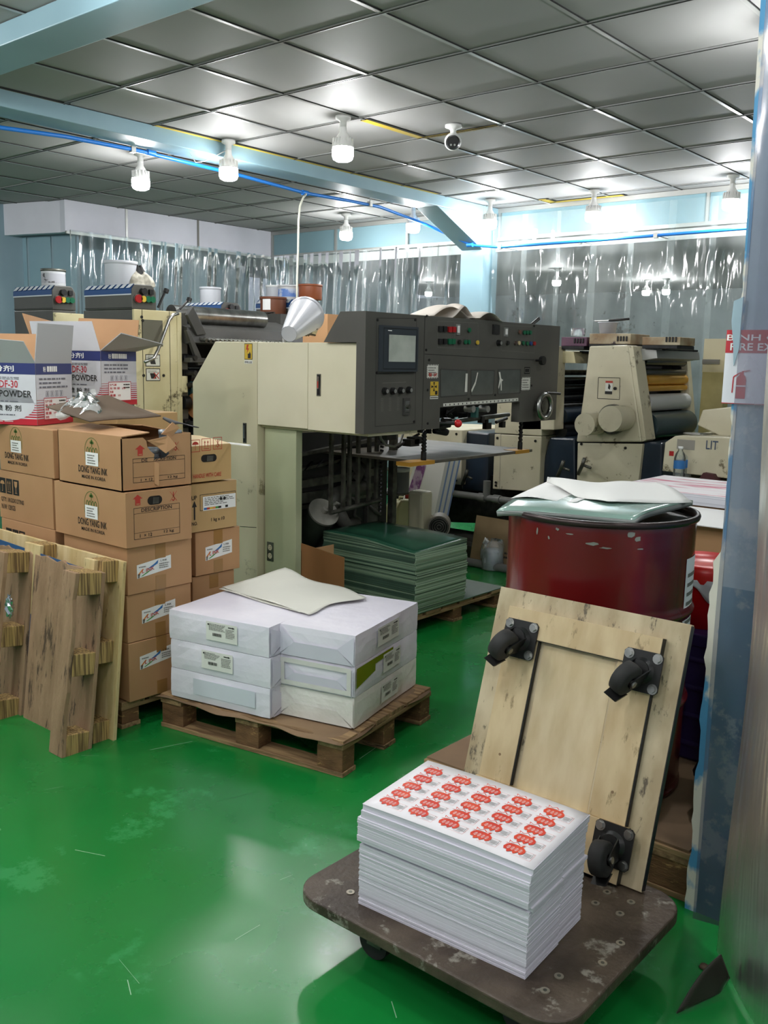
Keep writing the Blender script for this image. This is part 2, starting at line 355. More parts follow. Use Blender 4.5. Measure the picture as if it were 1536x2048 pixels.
# lampw lathe was made about the origin of the builder, so shift its parts down to the ceiling
for ch in [o for o in bpy.data.objects if o.parent == L0]:
    for v in ch.data.vertices: v.co.z += CEIL
lamps = [((-3.92, 4.23), 'bright bulb lamp hanging mid-ceiling beside the yellow gap, nearest to the camera dome'),
 ((-4.96, 4.25), 'bulb lamp mounted against the pale blue beam, beside the blue pipe'),
 ((-5.77, 4.14), 'leftmost bulb lamp, hanging beyond the beam behind the blue pipe'),
 ((-6.43, 7.0), 'small far bulb lamp in front of the left transom, above the white hose side'),
 ((-4.80, 7.08), 'bulb lamp glowing beside the beam end at the pillar top'),
 ((-3.84, 7.16), 'far bulb lamp on the right in front of the blue transom wall'),
 ((-2.71, 7.16), 'rightmost bulb lamp, next to the column and plastic strip'),
 ((-5.52, 6.91), 'bulb lamp half hidden behind the pale blue beam near the pillar'),
 ((-1.40, 4.13), 'bulb lamp behind the column at the upper right'),
 ((-.9, -.8), 'unseen fill bulb behind the viewer'), ((-1.7, 1.0), 'unseen bulb lamp just above the printed paper stack'), ((-4.6, -.9), 'unseen fill bulb over the near left aisle'), ((-5.0, 1.6), 'added fill bulb above the aisle before the cartons'), ((-2.9, 1.8), 'added fill bulb above the open floor before the reams'), ((-.3, 2.0), 'added fill bulb on the far side of the column'), ((.2, -.3), 'added fill bulb right behind the camera position'), ((-2.5, -.5), 'added fill bulb over the near open floor'), ((-4.1, .7), 'added fill bulb over the floor before the leaning pallets'), ((1.3, 3.6), 'added fill bulb beyond the column on the right side'), ((-3.3, .3), 'unseen fill bulb over the open green floor'), ((.9, 1.2), 'unseen fill bulb beyond the strip curtain'), ((-6.6, 1.0), 'unseen fill bulb over the left aisle'), ((-8.8, 3.0), 'unseen fill bulb over the far left aisle')]  # unseen bulbs added as fill for the camera-facing sides
for (x_, y_), lb in (((1113, 566), 'added far bulb for a bright reflection in the strip curtain, beside the round-cover press unit'), ((1292, 586), 'left one of two adjoining far bulbs added for bright reflections in the right curtain'), ((1332, 584), 'right one of two adjoining far bulbs added for bright reflections in the right curtain'), ((857, 588), 'far bulb added for a bright reflection in the curtain just left of the pillar')):  # bulbs added beyond the curtain to stand for its bright reflections
    p = P(x_, y_, z=2.68); lamps.append(((p.x, p.y), lb))
for i, ((x, y), lb) in enumerate(lamps):
    if i == 0: L0.location = (x, y, CEIL); L0['label'] = lb
    else: dup(L0, lb, (x, y, CEIL))
# camera dome
t = thing('security_camera', 'small white dome security camera on the ceiling by the yellow gap', 'camera', (-3.52, 4.77, CEIL))
b = MB(); T = tr((-3.52, 4.77, CEIL)); b.lathe([(0, 0), (.05, 0), (.05, -.014), (.03, -.022), (.018, -.03), (.018, -.05), (0, -.05)], white, T); b.build('mount', t)
b = MB(); T = tr((-3.52, 4.77, CEIL-.095)); b.lathe([(.052*math.sin(PI*k/12), .052*math.cos(PI*k/12)) for k in range(13)], white, T, n=24); b.build('housing', t)
b = MB(); c = V3(-3.52, 4.77, CEIL-.098); d = (EYEP-c).normalized(); 
b.cyl(c+d*.028, c+d*.058, .043, black, r2=.034, n=24); f = Face(b, c+d*.0585, d.cross(V3(0, 0, 1)).normalized()*-1, V3(0, 0, 1)); 
for a in (-.011, .011): b.cyl(c+d*.05+f.u*a-V3(0, 0, .015), c+d*.0595+f.u*a-V3(0, 0, .015), .006, alu, n=10)
b.build('lens_window', t)
# compressed-air pipe
bluep = mat('blue pipe plastic', '1f74c9', .35)
pp = [P(-160, 222, x=-5.3), P(0, 255, x=-5.3), P(130, 273, x=-5.3), P(270, 300, x=-5.3), P(470, 348, x=-5.3), P(610, 386, x=-5.3), P(700, 402, x=-5.32), P(760, 414, x=-5.3), P(850, 448, y=7.0), P(945, 491, y=7.22), P(1000, 494, y=7.24), P(1200, 480, y=7.3), P(1475, 458, y=7.3), P(1800, 434, y=7.3)]
t = thing('air_pipe', 'long bright blue air pipe running under the ceiling and along the back wall', 'pipe', tuple(pp[4]))
b = MB().tube(pp, .0125, bluep, n=12); b.build('pipe', t)
for (x, y) in ((302, 306), (940, 490), (610, 386)):
    c = P(x, y, x=-5.3) if x < 900 else P(x, y, y=7.2); d = (P(x+5, y+1.2, x=-5.3)-c).normalized() if x < 900 else V3(1, 0, 0)
    MB().cyl(c-d*.03, c+d*.03, .019, bluep, n=14).build('coupling', t)
for (x, y, yy) in ((265, 299, None), (468, 347, None), (740, 408, None), (1160, 483, 7.3), (1312, 471, 7.3), (1000, 494, 7.24)):
    c = P(x, y, x=-5.3) if yy is None else P(x, y, y=yy)
    q = MB(); q.box(c-V3(.016, .016, .02), c+V3(.016, .016, .02), alu)
    if yy is None: q.cyl(c+V3(0, 0, .015), (c.x, c.y, CEIL-.0), .004, steel, n=6)
    else: q.cyl(c, (c.x, 7.54, c.z), .004, steel, n=6)
    q.build('pipe_clamp', t, label='steel clamp')
c = [P(612, 388, x=-5.28), P(606, 396, x=-5.26), P(600, 412, x=-5.24), P(597, 440, x=-5.23), P(596, 500, x=-5.22), P(594, 560, x=-5.22), P(594, 640, x=-5.22)]
tag(MB().tube(c, .008, mat('white hose', 'd8d8c8', .5), n=8).build('air_hose'), 'thin white hose hanging straight down from the blue pipe', 'hose')
c = V3(-4.96, 4.25, CEIL); 
tag(MB().tube([c+V3(-.02, 0, -.06), c+V3(-.08, -.05, -.1), c+V3(-.1, -.12, -.14), c+V3(-.14, -.16, -.15), c+V3(-.16, -.2, -.08)], .003, white, n=6).build('loose_wire'), 'thin curled wire beside the lamp at the pale blue beam', 'wire')
# ---------------------------------------------------------------- strip curtains
pvc = film('clear strip plastic', haze=.15, gloss=1.38, rough=.06, bump=.45, bs=5, stretch=(1, 1, .3))
pvc2 = film('cloudy strip plastic', tint=(.60, .60, .66), haze=.24, gloss=1.4, rough=.14, hazecol=(.36, .37, .42), bump=.15, bs=4, stretch=(1.5, 1.5, .8))
pvc3 = film('dirty strip plastic', tint=(.30, .29, .26), haze=1.6, gloss=1.25, rough=.35, hazecol=(.085, .083, .066), bump=.2, bs=5, stretch=(4, 4, .35))
def curtain(label, a, b, z0, z1, n, seed, rail=True):
    a, b = V3(*a, 0), V3(*b, 0); d = (b-a).normalized(); nn = V3(d.y, -d.x, 0)
    t = thing('strip_curtain', label, 'curtain', (a.x, a.y, 0)); R_ = random.Random(seed); L_ = (b-a).length; W = L_/n
    for k in range(n):
        p1, p2, p3 = [R_.uniform(0, 6) for _ in range(3)]; am = R_.uniform(.003, .009); off = .012*(k % 2)
        def fn(u, v, k=k):
            s_ = (k-.08+u*1.16)*W
            q = am*(.35+v)*math.sin(u*5+p1+v*1.5)+.004*math.sin(u*11+p2+2*math.sin(v*5))+.004*math.sin(v*13+p3+u*3)*math.sin(u*7+p1)
            return a+d*min(max(s_, 0), L_)+nn*(q+off)+V3(0, 0, z1-(z1-z0)*v)
        MB().sheet(fn, 14, 26, pvc).build('strip', t)
    return t
curtain('clear plastic strip curtain below the white header on the left wall', (XL+.04, 4.97), (XL+.04, 7.45), .1, 2.62, 12, 3)
curtain('clear plastic strip curtain on the back wall, left of the pillar', (XL+.05, 7.44), (-5.3, 7.44), .1, 2.60, 13, 5)
curtain('clear glinting plastic strip curtain on the back wall, right of the pillar', (-5.0, 7.44), (-1.9, 7.44), .1, 2.80, 9, 11)
# ---------------------------------------------------------------- column at the right with its sign
colm = mat('weathered pale column paint', '9fb0ba', .5, c2='8ea1ad', ns=4, contrast=0.3, c3='b9c0c0', ns3=3, th3=0.56, world=True); colb = mat('weathered blue lower paint', '557e98', .55, c2='40617a', ns=5, contrast=.4, c3='8d9ca2', ns3=7, th3=.54, world=True)
peel = mat('peeling column edge', '4e93bd', .6, c2='d9d6c8', ns=7, fac=.5, contrast=.05, world=True, stretch=(1, 1, .7), det=7)
cx0, cy0 = -.885, 2.405
q = MB(); q.box((cx0+.02, cy0-.0, .93), (cx0+.42, cy0+.38, CEIL), colm); q.box((cx0+.02, cy0-.0, 0), (cx0+.42, cy0+.38, .93), colb)
R_ = random.Random(4); N_ = 60
pts = [(cx0+.0+R_.uniform(-.004, .006)+(.02 if k > 34 else 0), 1.75*k/N_ if k <= N_ else CEIL) for k in range(N_+1)]+[(cx0+.0, CEIL)]
q.prism(pts+[(cx0+.03, CEIL), (cx0+.03, 0)], 1, cy0-.002, cy0+.36, peel)
struct('wall_column', q)
signm = mat('white sign board', 'd9dbe2', .5); signr = mat('sign red', 'b3242f', .5)
b = MB(); F = Face(b, (cx0+.012, cy0-.006, 0), (1, 0, 0), (0, 0, 1)); 
u0, _ = F.px(1452, 700); u1 = u0+.33; zt = F.px(1480, 660)[1]; zb = F.px(1480, 808)[1]; zm = F.px(1480, 706)[1]
F.slab(u0, zb, u1, zt, .003, signm, -.0025); F.e = .0035
F.rect(u0, zm, u1, zt, signr, 1.1)
zt2 = zt-.004; F.text('BÌNH CHỮA CHÁY', u0-.004+.006, (zt+zm)/2+.002, u0+.32, zt-.006, whitep, 1.3); F.text('FIRE EXTINGUISHER', u0+.012, zm+.006, u0+.30, (zt+zm)/2-.004, whitep, 1.3)
a, e = F.px(1483, 770); F.poly([(a-.012, e-.034), (a+.012, e-.034), (a+.012, e+.018), (a+.005, e+.026), (a+.005, e+.032), (a-.005, e+.032), (a-.005, e+.026), (a-.012, e+.018)], signr, 1.2)
F.rect(a-.014, e-.004, a+.013, e-.001, signm, 1.4); F.line((a-.005, e+.03), (a-.02, e+.02), .003, signr, 1.3); F.line((a-.02, e+.02), (a-.021, e-.02), .003, signr, 1.3); F.line((a, e+.033), (a+.02, e+.036), .003, signr, 1.3)
F.rect(u0, zb, u1, zb+.002, signr, 1.2)
tag(b.build('fire_extinguisher_sign'), 'red and white fire extinguisher sign on the blue column behind plastic', 'sign')
# strips hanging at the right, in front of the column
t = thing('hanging_plastic_sheet', 'cloudy plastic sheet hanging over the face of the blue column', 'curtain', (cx0+.1, cy0-.05, 0))
def fn(u, v):
    z = 2.85-2.85*v; x = cx0+.035+.30*u; return V3(x, cy0-.03-.012*math.sin(u*7+v*2)-.006*math.sin(v*11+u*4), z+.0)
MB().sheet(fn, 14, 40, pvc2).build('sheet', t)
t = thing('hanging_plastic_strip', 'dirty grey plastic strip at the right edge with its end curled on the floor', 'curtain', (-.64, 2.1, 0))
sA, sB = P(1441, 1905, z=.02), P(1540, 2135, z=.02)
sB = sA+(sB-sA)*1.5
def fn2(u, v):
    p = sA.lerp(sB, u); return V3(p.x+.012*math.sin(v*11+u*5), p.y+.01*math.sin(v*7), .015+2.85*(1-v))
MB().sheet(fn2, 12, 50, pvc3).build('strip', t)
e = [P(1441, 1908, z=.10), P(1458, 1955, z=.03), P(1438, 1987, z=.012), P(1352, 2026, z=.006)]
def fn4(u, v): p = e[0].lerp(e[3], v).lerp(e[1].lerp(e[2], v), u); return p+V3(0, 0, .02*math.sin(PI*v)*(1-u))
MB().sheet(fn4, 6, 14, pvc3, th=.003).build('strip_end', t)
tag(MB().prism([(cx0+.006, 1.66), (cx0+.03, 1.67), (cx0+.028, 1.60), (cx0+.03, 1.55), (cx0+.018, 1.50), (cx0+.012, 1.56), (cx0+.004, 1.61)], 1, cy0-.014, cy0-.010, mat('torn blue foil', '9ab2be', .25, coat=.4)).build('torn_foil'), 'torn shiny pale blue foil scrap taped to the column edge above the sign', 'foil')
c = P(1408, 1933, z=.004); tag(MB().lathe([(0, .004), (.010, .004), (.013, -.002), (0, -.003)], mat('debris brown', '5b4a3a', .8), tr(c), n=9).build('wood_chip'), 'tiny brown chip lying on the green floor by the column foot', 'chip')
# ================================================================ pallets
wood = mat('worn pallet wood', 'a88a62', .75, c2='7c6042', ns=5, stretch=(1, 9, 9), contrast=0.25, c3='4d3b28', ns3=3, th3=0.58, bump=.3, bs=30)
woody = mat('worn pallet wood grain', 'a88a62', .75, c2='7c6042', ns=5, stretch=(9, 1, 9), contrast=0.25, c3='4d3b28', ns3=3, th3=0.58, bump=.3, bs=30)
block_m = mat('pallet block wood', '7d5a3a', .8, c2='5f4228', ns=4, stretch=(3, 3, 9), contrast=0.3, c3='b08a58', ns3=5, th3=0.58, bump=.3, bs=25)
palew = mat('pale pallet wood', 'd6c294', .7, c2='bda36c', ns=3, stretch=(7, 7, 1.2), contrast=0.35, c3='7d6a45', ns3=4, th3=0.6, bump=.2, bs=30)
oldw = mat('old rough plywood', 'a98a6c', .8, c2='8d7054', ns=3, stretch=(6, 6, 1), contrast=0.4, c3='5a4838', ns3=4, th3=0.57, bump=.3, bs=25)
layer = mat('laminated block end', 'b4965e', .8, c2='6b5434', ns=30, stretch=(4, 4, .15), contrast=.2, bump=.2, bs=20)
ply = mat('plywood', 'd3bf98', .5, c2='c0a880', ns=6, stretch=(3, 1, 1), contrast=0.3, c3='94805f', ns3=7, th3=0.6)
plyd = mat('dirty plywood', 'cabb9c', .6, c2='a89676', ns=5, stretch=(2.5, 1, 1), contrast=0.28, c3='645a4a', ns3=11, th3=0.57)
card = mat('brown cardboard', 'b88e66', .75, c2='ab8159', ns=2.5, contrast=0.35)
cardd = mat('dull cardboard', '8d7356', .8, c2='7a624a', ns=3, contrast=0.3)
carde = mat('cardboard inside', '6f5842', .85)
tape = mat('brown packing tape', '9c7442', .3, coat=.3)
def pallet(name, label, c, rz, L, W, H=.14, base=0, deckm=None, solid=False, group=None, nb=(3, 3), runners='x', bw=.09):
    """c: centre; L along local x, W along local y; block pallet"""
    t = thing(name, label, 'pallet', (c[0], c[1], base), rz, group); T = tr((c[0], c[1], base), rz)
    x0, x1, y0, y1 = -L/2, L/2, -W/2, W/2; bt = .018; R_ = random.Random(int(L*1000+W*77))
    for j in range(3):
        y = y0+(W-bw)*j/2
        MB().box((x0, y, 0), (x1, y+bw, bt), wood, T).build('bottom_board', t, .002)
    for i in range(nb[0]):
        for j in range(nb[1]):
            x = x0+(L-.12)*i/(nb[0]-1); y = y0+(W-bw)*j/(nb[1]-1)
            MB().box((x+.004, y+.004, bt), (x+.116, y+bw-.004, H-.036), block_m, T).build('block', t, .003)
    for i in range(nb[0]):
        x = x0+(L-.11)*i/(nb[0]-1)
        MB().box((x, y0, H-.036), (x+.11, y1, H-.018), woody, T).build('cross_board', t, .002)
    if solid: MB().box((x0, y0, H-.018), (x1, y1, H), deckm or ply, T).build('deck_panel', t, .002)
    else:
        n = 6; bwid = W/n*.86
        for k in range(n):
            y = y0+(W-bwid)*k/(n-1)
            MB().box((x0+R_.uniform(-.006, .006), y, H-.018), (x1+R_.uniform(-.006, .006), y+bwid, H), deckm or wood, T).build('deck_board', t, .002)
    return t
# ---- pallet with the wrapped reams
rz = math.radians(9.5); A0 = V3(-2.145, 2.356, 0); e1 = V3(math.cos(rz), math.sin(rz), 0); e2 = V3(-math.sin(rz), math.cos(rz), 0)
Lp, Wp = .885, .68; cc = A0-e1*(Lp/2)+e2*(Wp/2)
pallet('pallet', 'wooden block pallet under the white wrapped reams', cc, rz, Lp, Wp)
b = MB()
def fn(u, v):
    p = A0-e1*(Lp*(1-u)*1.01-.015*math.sin(v*9)+.0)+e2*(Wp*v*1.0-.02+.012*math.sin(u*13)); e = min(u, 1-u, v, 1-v)
    return V3(p.x, p.y, .1425+(.0-.010*max(0, 1-e*14) if e < .07 else .0)+.0025*math.sin(u*30)*(e < .07))
b.sheet(fn, 30, 20, cardd, th=.002)
tag(b.build('cardboard_sheet'), 'worn cardboard sheet lying between the pallet deck and the white reams', 'cardboard')
wrap = mat('white ream wrapper', 'ebe8f2', .4, c2='e2dfec', ns=5, contrast=0.3, bump=.35, bs=14)
wrap2 = mat('creamy ream wrapper', 'eae8e2', .35, c2='dcdad2', ns=4, contrast=0.3, bump=.7, bs=12)
wfold = mat('ream wrapper fold', 'dad8e6', .45)
lab = mat('ream label paper', 'e2e3dc', .55); gold = mat('olive gold tape', '9a9410', .2, metal=.5); tapew = mat('clear wide tape', 'dedcd8', .15, coat=.6, c2='d6d4cf', ns=6, bump=.6, bs=10)
def ream(label, o, du, dv, L, W, h, side, kind, seed, top=False):
    """o: near corner at base; du: unit direction along its long face seen, dv: the other way"""
    t = thing('wrapped_paper_ream', label, 'ream', tuple(o), 0, 'white wrapped paper reams on the pallet'); R_ = random.Random(seed)
    m_ = wrap2 if kind == 'cream' else wrap
    b = MB(); nx, ny, nz = 14, 10, 5; vs = []; ix = {}
    def pt(i, j, k):
        u, v, w_ = i/nx, j/ny, k/nz
        bu = .004*math.sin(PI*w_); 
        p = V3(*o)+du*(L*u+(bu if i == nx else -bu if i == 0 else 0)*math.sin(PI*v))+dv*(W*v+(bu if j == ny else -bu if j == 0 else 0)*math.sin(PI*u))+V3(0, 0, h*w_)
        ed = (i in (0, nx))+(j in (0, ny))+(k in (0, nz))
        if ed >= 2:
            q = V3(*o)+du*(L/2)+dv*(W/2)+V3(0, 0, h/2); p = p+(q-p).normalized()*.0016*(ed-1)
        if k == nz and ed < 2: p.z += .0015*math.sin(u*9+seed)*math.sin(v*7)
        return p+V3(R_.uniform(-.0008, .0008), R_.uniform(-.0008, .0008), R_.uniform(-.0004, .0004))
    def g(i, j, k):
        if (i, j, k) not in ix: ix[(i, j, k)] = len(vs); vs.append(pt(i, j, k))
        return ix[(i, j, k)]
    fs = []
    for i in range(nx):
        for j in range(ny):
            fs.append([g(i, j, 0), g(i, j+1, 0), g(i+1, j+1, 0), g(i+1, j, 0)]); fs.append([g(i, j, nz), g(i+1, j, nz), g(i+1, j+1, nz), g(i, j+1, nz)])
    for i in range(nx):
        for k in range(nz):
            fs.append([g(i, 0, k), g(i+1, 0, k), g(i+1, 0, k+1), g(i, 0, k+1)]); fs.append([g(i, ny, k), g(i, ny, k+1), g(i+1, ny, k+1), g(i+1, ny, k)])
    for j in range(ny):
        for k in range(nz):
            fs.append([g(0, j, k), g(0, j, k+1), g(0, j+1, k+1), g(0, j+1, k)]); fs.append([g(nx, j, k), g(nx, j+1, k), g(nx, j+1, k+1), g(nx, j, k+1)])
    if du.cross(dv).z < 0: fs = [f[::-1] for f in fs]
    b.add(vs, fs, m_, False); b.build('wrapper', t)
    # folded ends: triangular flaps on the short end
    P0 = V3(*o); b = MB()
    Fe = Face(b, P0, -dv if side == 'L' else dv, (0, 0, 1)) if False else None
    return t
def endfold(t, o, u, n, W, h, m_):
    """the folded flaps of a wrapped ream end; u runs along the end face, n outward"""
    b = MB(); e = .0045; z = V3(0, 0, 1); o = V3(*o)
    def tri(pts, d): b.add([o+u*(W*a)+z*(h*c)+n*(e+q) for a, c, q in pts], [tuple(range(len(pts)))], m_); 
    tri([(0.01, .96, .0004), (0.01, .04, .0004), (.22, .5, .0052)], 0); tri([(.99, .96, .0004), (.78, .5, .0052), (.99, .04, .0004)], 0)
    tri([(.02, .02, .0012), (.98, .02, .0012), (.79, .50, .0066), (.21, .50, .0066)], 0)
    return b.build('end_fold', t)
def label_ream(t, F, a, c, w_, h_, seed):
    F.rect(a, c, a+w_, c+h_, lab, 3); F.disc(a+w_*.08, c+h_*.85, h_*.05, ink, 5, 10)
    F.lines(a+w_*.1, c+h_*.55, a+w_*.62, c+h_*.92, 6, inkg, 5, seed); F.lines(a+w_*.64, c+h_*.25, a+w_*.95, c+h_*.75, 6, inkg, 5, seed+1)
    x = a+w_*.22; R_ = random.Random(seed)
    while x < a+w_*.5: k = R_.uniform(.001, .0028); F.rect(x, c+h_*.26, x+k, c+h_*.42, ink, 5); x += k+R_.uniform(.0008, .002)
    F.poly([(a+w_*.72, c+h_*.82), (a+w_*.86, c+h_*.82), (a+w_*.86, c+h_*.79), (a+w_*.93, c+h_*.845), (a+w_*.86, c+h_*.9), (a+w_*.86, c+h_*.87), (a+w_*.72, c+h_*.87)], ink, 5)
LB = P(342, 1390, z=.147); LF = P(540, 1438, z=.147); RL = P(570, 1420, z=.147); RF = P(708, 1458, z=.147); RR = P(832, 1368, z=.147)
uL = (LF-LB).normalized(); vL = V3(-uL.y, uL.x, 0); lenL = (LF-LB).length
uR = (RR-RF).normalized(); vR = V3(-uR.y, uR.x, 0); lenR = (RR-RF).length; wR = (RF-RL).length
hh = .119
words = ['bottom', 'middle', 'top']
for k in range(3):
    jx = (0, .002, -.005)[k]; o = LB+V3(0, 0, hh*k)+uL*jx
    t = ream('white wrapped ream in the left pile, %s one' % words[k]+(' with bare wrinkled side' if k == 0 else ' with a printed label'), o, uL, vL, lenL, .60, hh-.0015, 'L', 'white', k)
    endfold(t, o+uL*lenL, vL, uL, .60, hh-.002, wfold)
    if k:
        b = MB(); F = Face(b, o-vL*.0045, uL, (0, 0, 1)); a0, c0 = F.px(*((368, 1328), (416, 1267))[k-1][:2] if False else ((404, 1321) if k == 1 else (413, 1262))); a1, c1 = F.px(*((466, 1322) if k == 1 else (475, 1270)))
        label_ream(t, F, a0, .028, a1-a0, hh*.62, k); b.build('label', t)
    else:
        b = MB(); F = Face(b, o-vL*.0045, uL, (0, 0, 1)); F.rect(.12, .03, .42, .095, mat('sheer tape', 'd3d8e2', .18), 1); b.build('tape_patch', t)
for k in range(3):
    jx = (.0, .0, .004)[k]; o = RF+V3(0, 0, hh*k)
    kd = ('cream', 'white', 'white')[k]
    t = ream(('white wrapped ream in the right pile, bottom one with creamy crumpled wrapper', 'white wrapped ream in the right pile, middle one with olive gold tape', 'white wrapped ream in the right pile, topmost with clean label side')[k], o, uR, vR, lenR, wR, hh-.0015, 'R', kd, k+5)
    endfold(t, o+vR*wR, -vR, -uR, wR, hh-.002, wfold if kd == 'white' else wrap2)
    b = MB(); F = Face(b, o-vR*.0045, uR, (0, 0, 1))
    # printed label along the right face
    q = ((762, 1388), (766, 1320), (755, 1260))[k]; q2 = ((795, 1370), (800, 1300), (797, 1240))[k]
    F2 = Face(b, o-vR*.0048, uR, (0, 0, 1)); a0, _ = F2.px(*q); a1, _ = F2.px(*q2)
    label_ream(t, F2, a0, .03, a1-a0, hh*.62, k+9); b.build('label', t)
    if k == 1:
        b = MB(); F3 = Face(b, o-vR*.0052, uR, (0, 0, 1)); F3.poly([(.002, .035), (.002, .112), (.31, .114), (.31, .095), (.155, .088), (.155, .062)], gold, 2); b.build('gold_tape', t)
        b = MB(); F3 = Face(b, o+vR*wR-uR*.0095, -vR, (0, 0, 1)); F3.frame(.01, .008, wR-.01, .112, .018, tapew, 2); b.build('clear_tape', t)
# crumpled loose sheets on top
sheetm = mat('loose off-white sheet', 'dadad0', .6, c2='d0d0c6', ns=2, bump=.1, bs=5)
ZT = .147+3*hh
ct = [P(438, 1180, z=ZT), P(600, 1228, z=ZT), P(720, 1195, z=ZT), P(560, 1142, z=ZT)]
for n_, (dz, sh, lb) in enumerate(((.003, 0, 'lower loose white wrapping sheet spread over both ream piles'), (.0075, .03, 'upper loose white wrapping sheet with a wavy edge on the reams'))):
    def fn(u, v, dz=dz, sh=sh):
        p = (ct[0].lerp(ct[1], u)).lerp(ct[3].lerp(ct[2], u), v); e = min(u, 1-u, v, 1-v)
        p = p+V3(.02*math.sin(v*7+sh*50)*(u > .95)+sh*u, .015*math.sin(u*9+sh*40)*(v > .9)+sh*(1-u)*.6, 0)
        return V3(p.x, p.y, ZT+dz+.003*(1+math.sin(u*8+v*5+sh*90))*(1 if e > .02 else 1.6)*.5)
    tag(MB().sheet(fn, 26, 20, sheetm, th=.0012).build('wrapping_sheet'), lb, 'paper sheet', 'loose wrapping sheets on the reams')
# ================================================================ cartons
grnprint = mat('green emblem print', '4c6b2c', .6)
def carton(label, x0, x1, y0, y1, z0, z1, m_=card, group='brown ink cartons stacked on a pallet', name='cardboard_box'):
    t = thing(name, label, 'box', ((x0+x1)/2, (y0+y1)/2, z0), 0, group)
    b = MB().box((x0, y0, z0+.001), (x1, y1, z1-.001), m_)
    F = Face(b, (x1, y0, z0), (0, 1, 0), (0, 0, 1)); FL = Face(b, (x0, y0, z0), (1, 0, 0), (0, 0, 1)); FT = Face(b, (x0, y0, z1-.001), (1, 0, 0), (0, 1, 0))
    return t, b, F, FL, FT
def taped(t, x0, x1, y0, y1, z0, z1):
    b = MB(); ym = (y0+y1)/2; e = .0012
    b.box((x0-e, ym-.025, z1-.0015), (x1+e, ym+.025, z1-.0002), tape); b.box((x1, ym-.025, z1-.065), (x1+e, ym+.025, z1-.001), tape); b.box((x1, ym-.025, z0+.002), (x1+e, ym+.025, z0+.06), tape)
    return b.build('tape', t)
def emblem(F, a, c, s_):
    """wreathed emblem of the ink maker, sticker over its foot, two lines of print; s_ overall height"""
    n = 20; w = s_*1.75
    for i in range(n):
        p = lambda k: (a+w*.17*math.cos(PI*k/n), c+s_*.70+s_*.30*math.sin(PI*k/n)); F.line(p(i), p(i+1), s_*.014, grnprint, 1)
    F.line((a-w*.17, c+s_*.70), (a-w*.17, c+s_*.45), s_*.014, grnprint, 1); F.line((a+w*.17, c+s_*.70), (a+w*.17, c+s_*.45), s_*.014, grnprint, 1)
    F.rect(a-s_*.012, c+s_*.77, a+s_*.012, c+s_*.9, grnprint, 1)
    for dx, dz in ((0, .93), (-.05, .885), (.05, .885), (0, .88)): F.disc(a+dx*s_, c+dz*s_, s_*.036, grnprint, 1, 8)
    for k in range(4):
        q = a+w*(-.1+.066*k)
        for sg in (-1, 1):
            for i in range(6):
                p = lambda j: (q+sg*w*.028*math.sin(PI*j/6)**.8, c+s_*(.60+.17*j/6)); F.line(p(i), p(i+1), s_*.022, grnprint, 1)
    F.rect(a-w*.155, c+s_*.33, a+w*.15, c+s_*.65, whitep, 2); F.lines(a-w*.11, c+s_*.36, a+w*.1, c+s_*.61, 4, inkg, 3, 3, fill=.4)
    F.text('DONG YANG INK', a-w*.34, c+s_*.14, a+w*.36, c+s_*.31, ink, 2); F.text('MADE IN KOREA', a-w*.26, c, a+w*.31, c+s_*.085, ink, 2)
def icons(F, a, c, s_, mt=ink, pap=card):
    for k in range(3):
        x = a+k*s_*1.14; F.rect(x, c, x+s_, c+s_*1.35, mt, 1)
        if k == 0:
            F.poly([(x+s_*.12, c+s_*.8)]+[(x+s_*(.5-.38*math.cos(PI*i/8)), c+s_*(.8+.32*math.sin(PI*i/8))) for i in range(9)], pap, 2); F.rect(x+s_*.47, c+s_*.2, x+s_*.53, c+s_*.8, pap, 2); F.rect(x+s_*.35, c+s_*.16, x+s_*.53, c+s_*.22, pap, 2)
        if k == 1:
            for q in (.32, .66): F.rect(x+s_*(q-.035), c+s_*.3, x+s_*(q+.035), c+s_*1.0, pap, 2); F.poly([(x+s_*(q-.11), c+s_*.92), (x+s_*(q+.11), c+s_*.92), (x+s_*q, c+s_*1.2)], pap, 2)
            F.rect(x+s_*.2, c+s_*.16, x+s_*.8, c+s_*.22, pap, 2)
        if k == 2:
            F.poly([(x+s_*.22, c+s_*1.2), (x+s_*.78, c+s_*1.2), (x+s_*.7, c+s_*.78), (x+s_*.54, c+s_*.62), (x+s_*.46, c+s_*.62), (x+s_*.3, c+s_*.78)], pap, 2); F.rect(x+s_*.46, c+s_*.2, x+s_*.54, c+s_*.65, pap, 2); F.rect(x+s_*.3, c+s_*.16, x+s_*.7, c+s_*.2, pap, 2)
holem = mat('dark hand hole', '1a1612', .9)
def handhole(F, a, c, w_, h_):
    r = h_/2; F.poly([(a+w_-r+r*math.cos(-PI/2+PI*i/8), c+r+r*math.sin(-PI/2+PI*i/8)) for i in range(9)]+[(a+r+r*math.cos(PI/2+PI*i/8), c+r+r*math.sin(PI/2+PI*i/8)) for i in range(9)], holem, 1)
    F.poly([(a+w_*.35, c+h_*.1), (a+w_*.75, c+h_*.1), (a+w_*.78, c+h_*.8), (a+w_*.38, c+h_*.85)], steeld, 2)
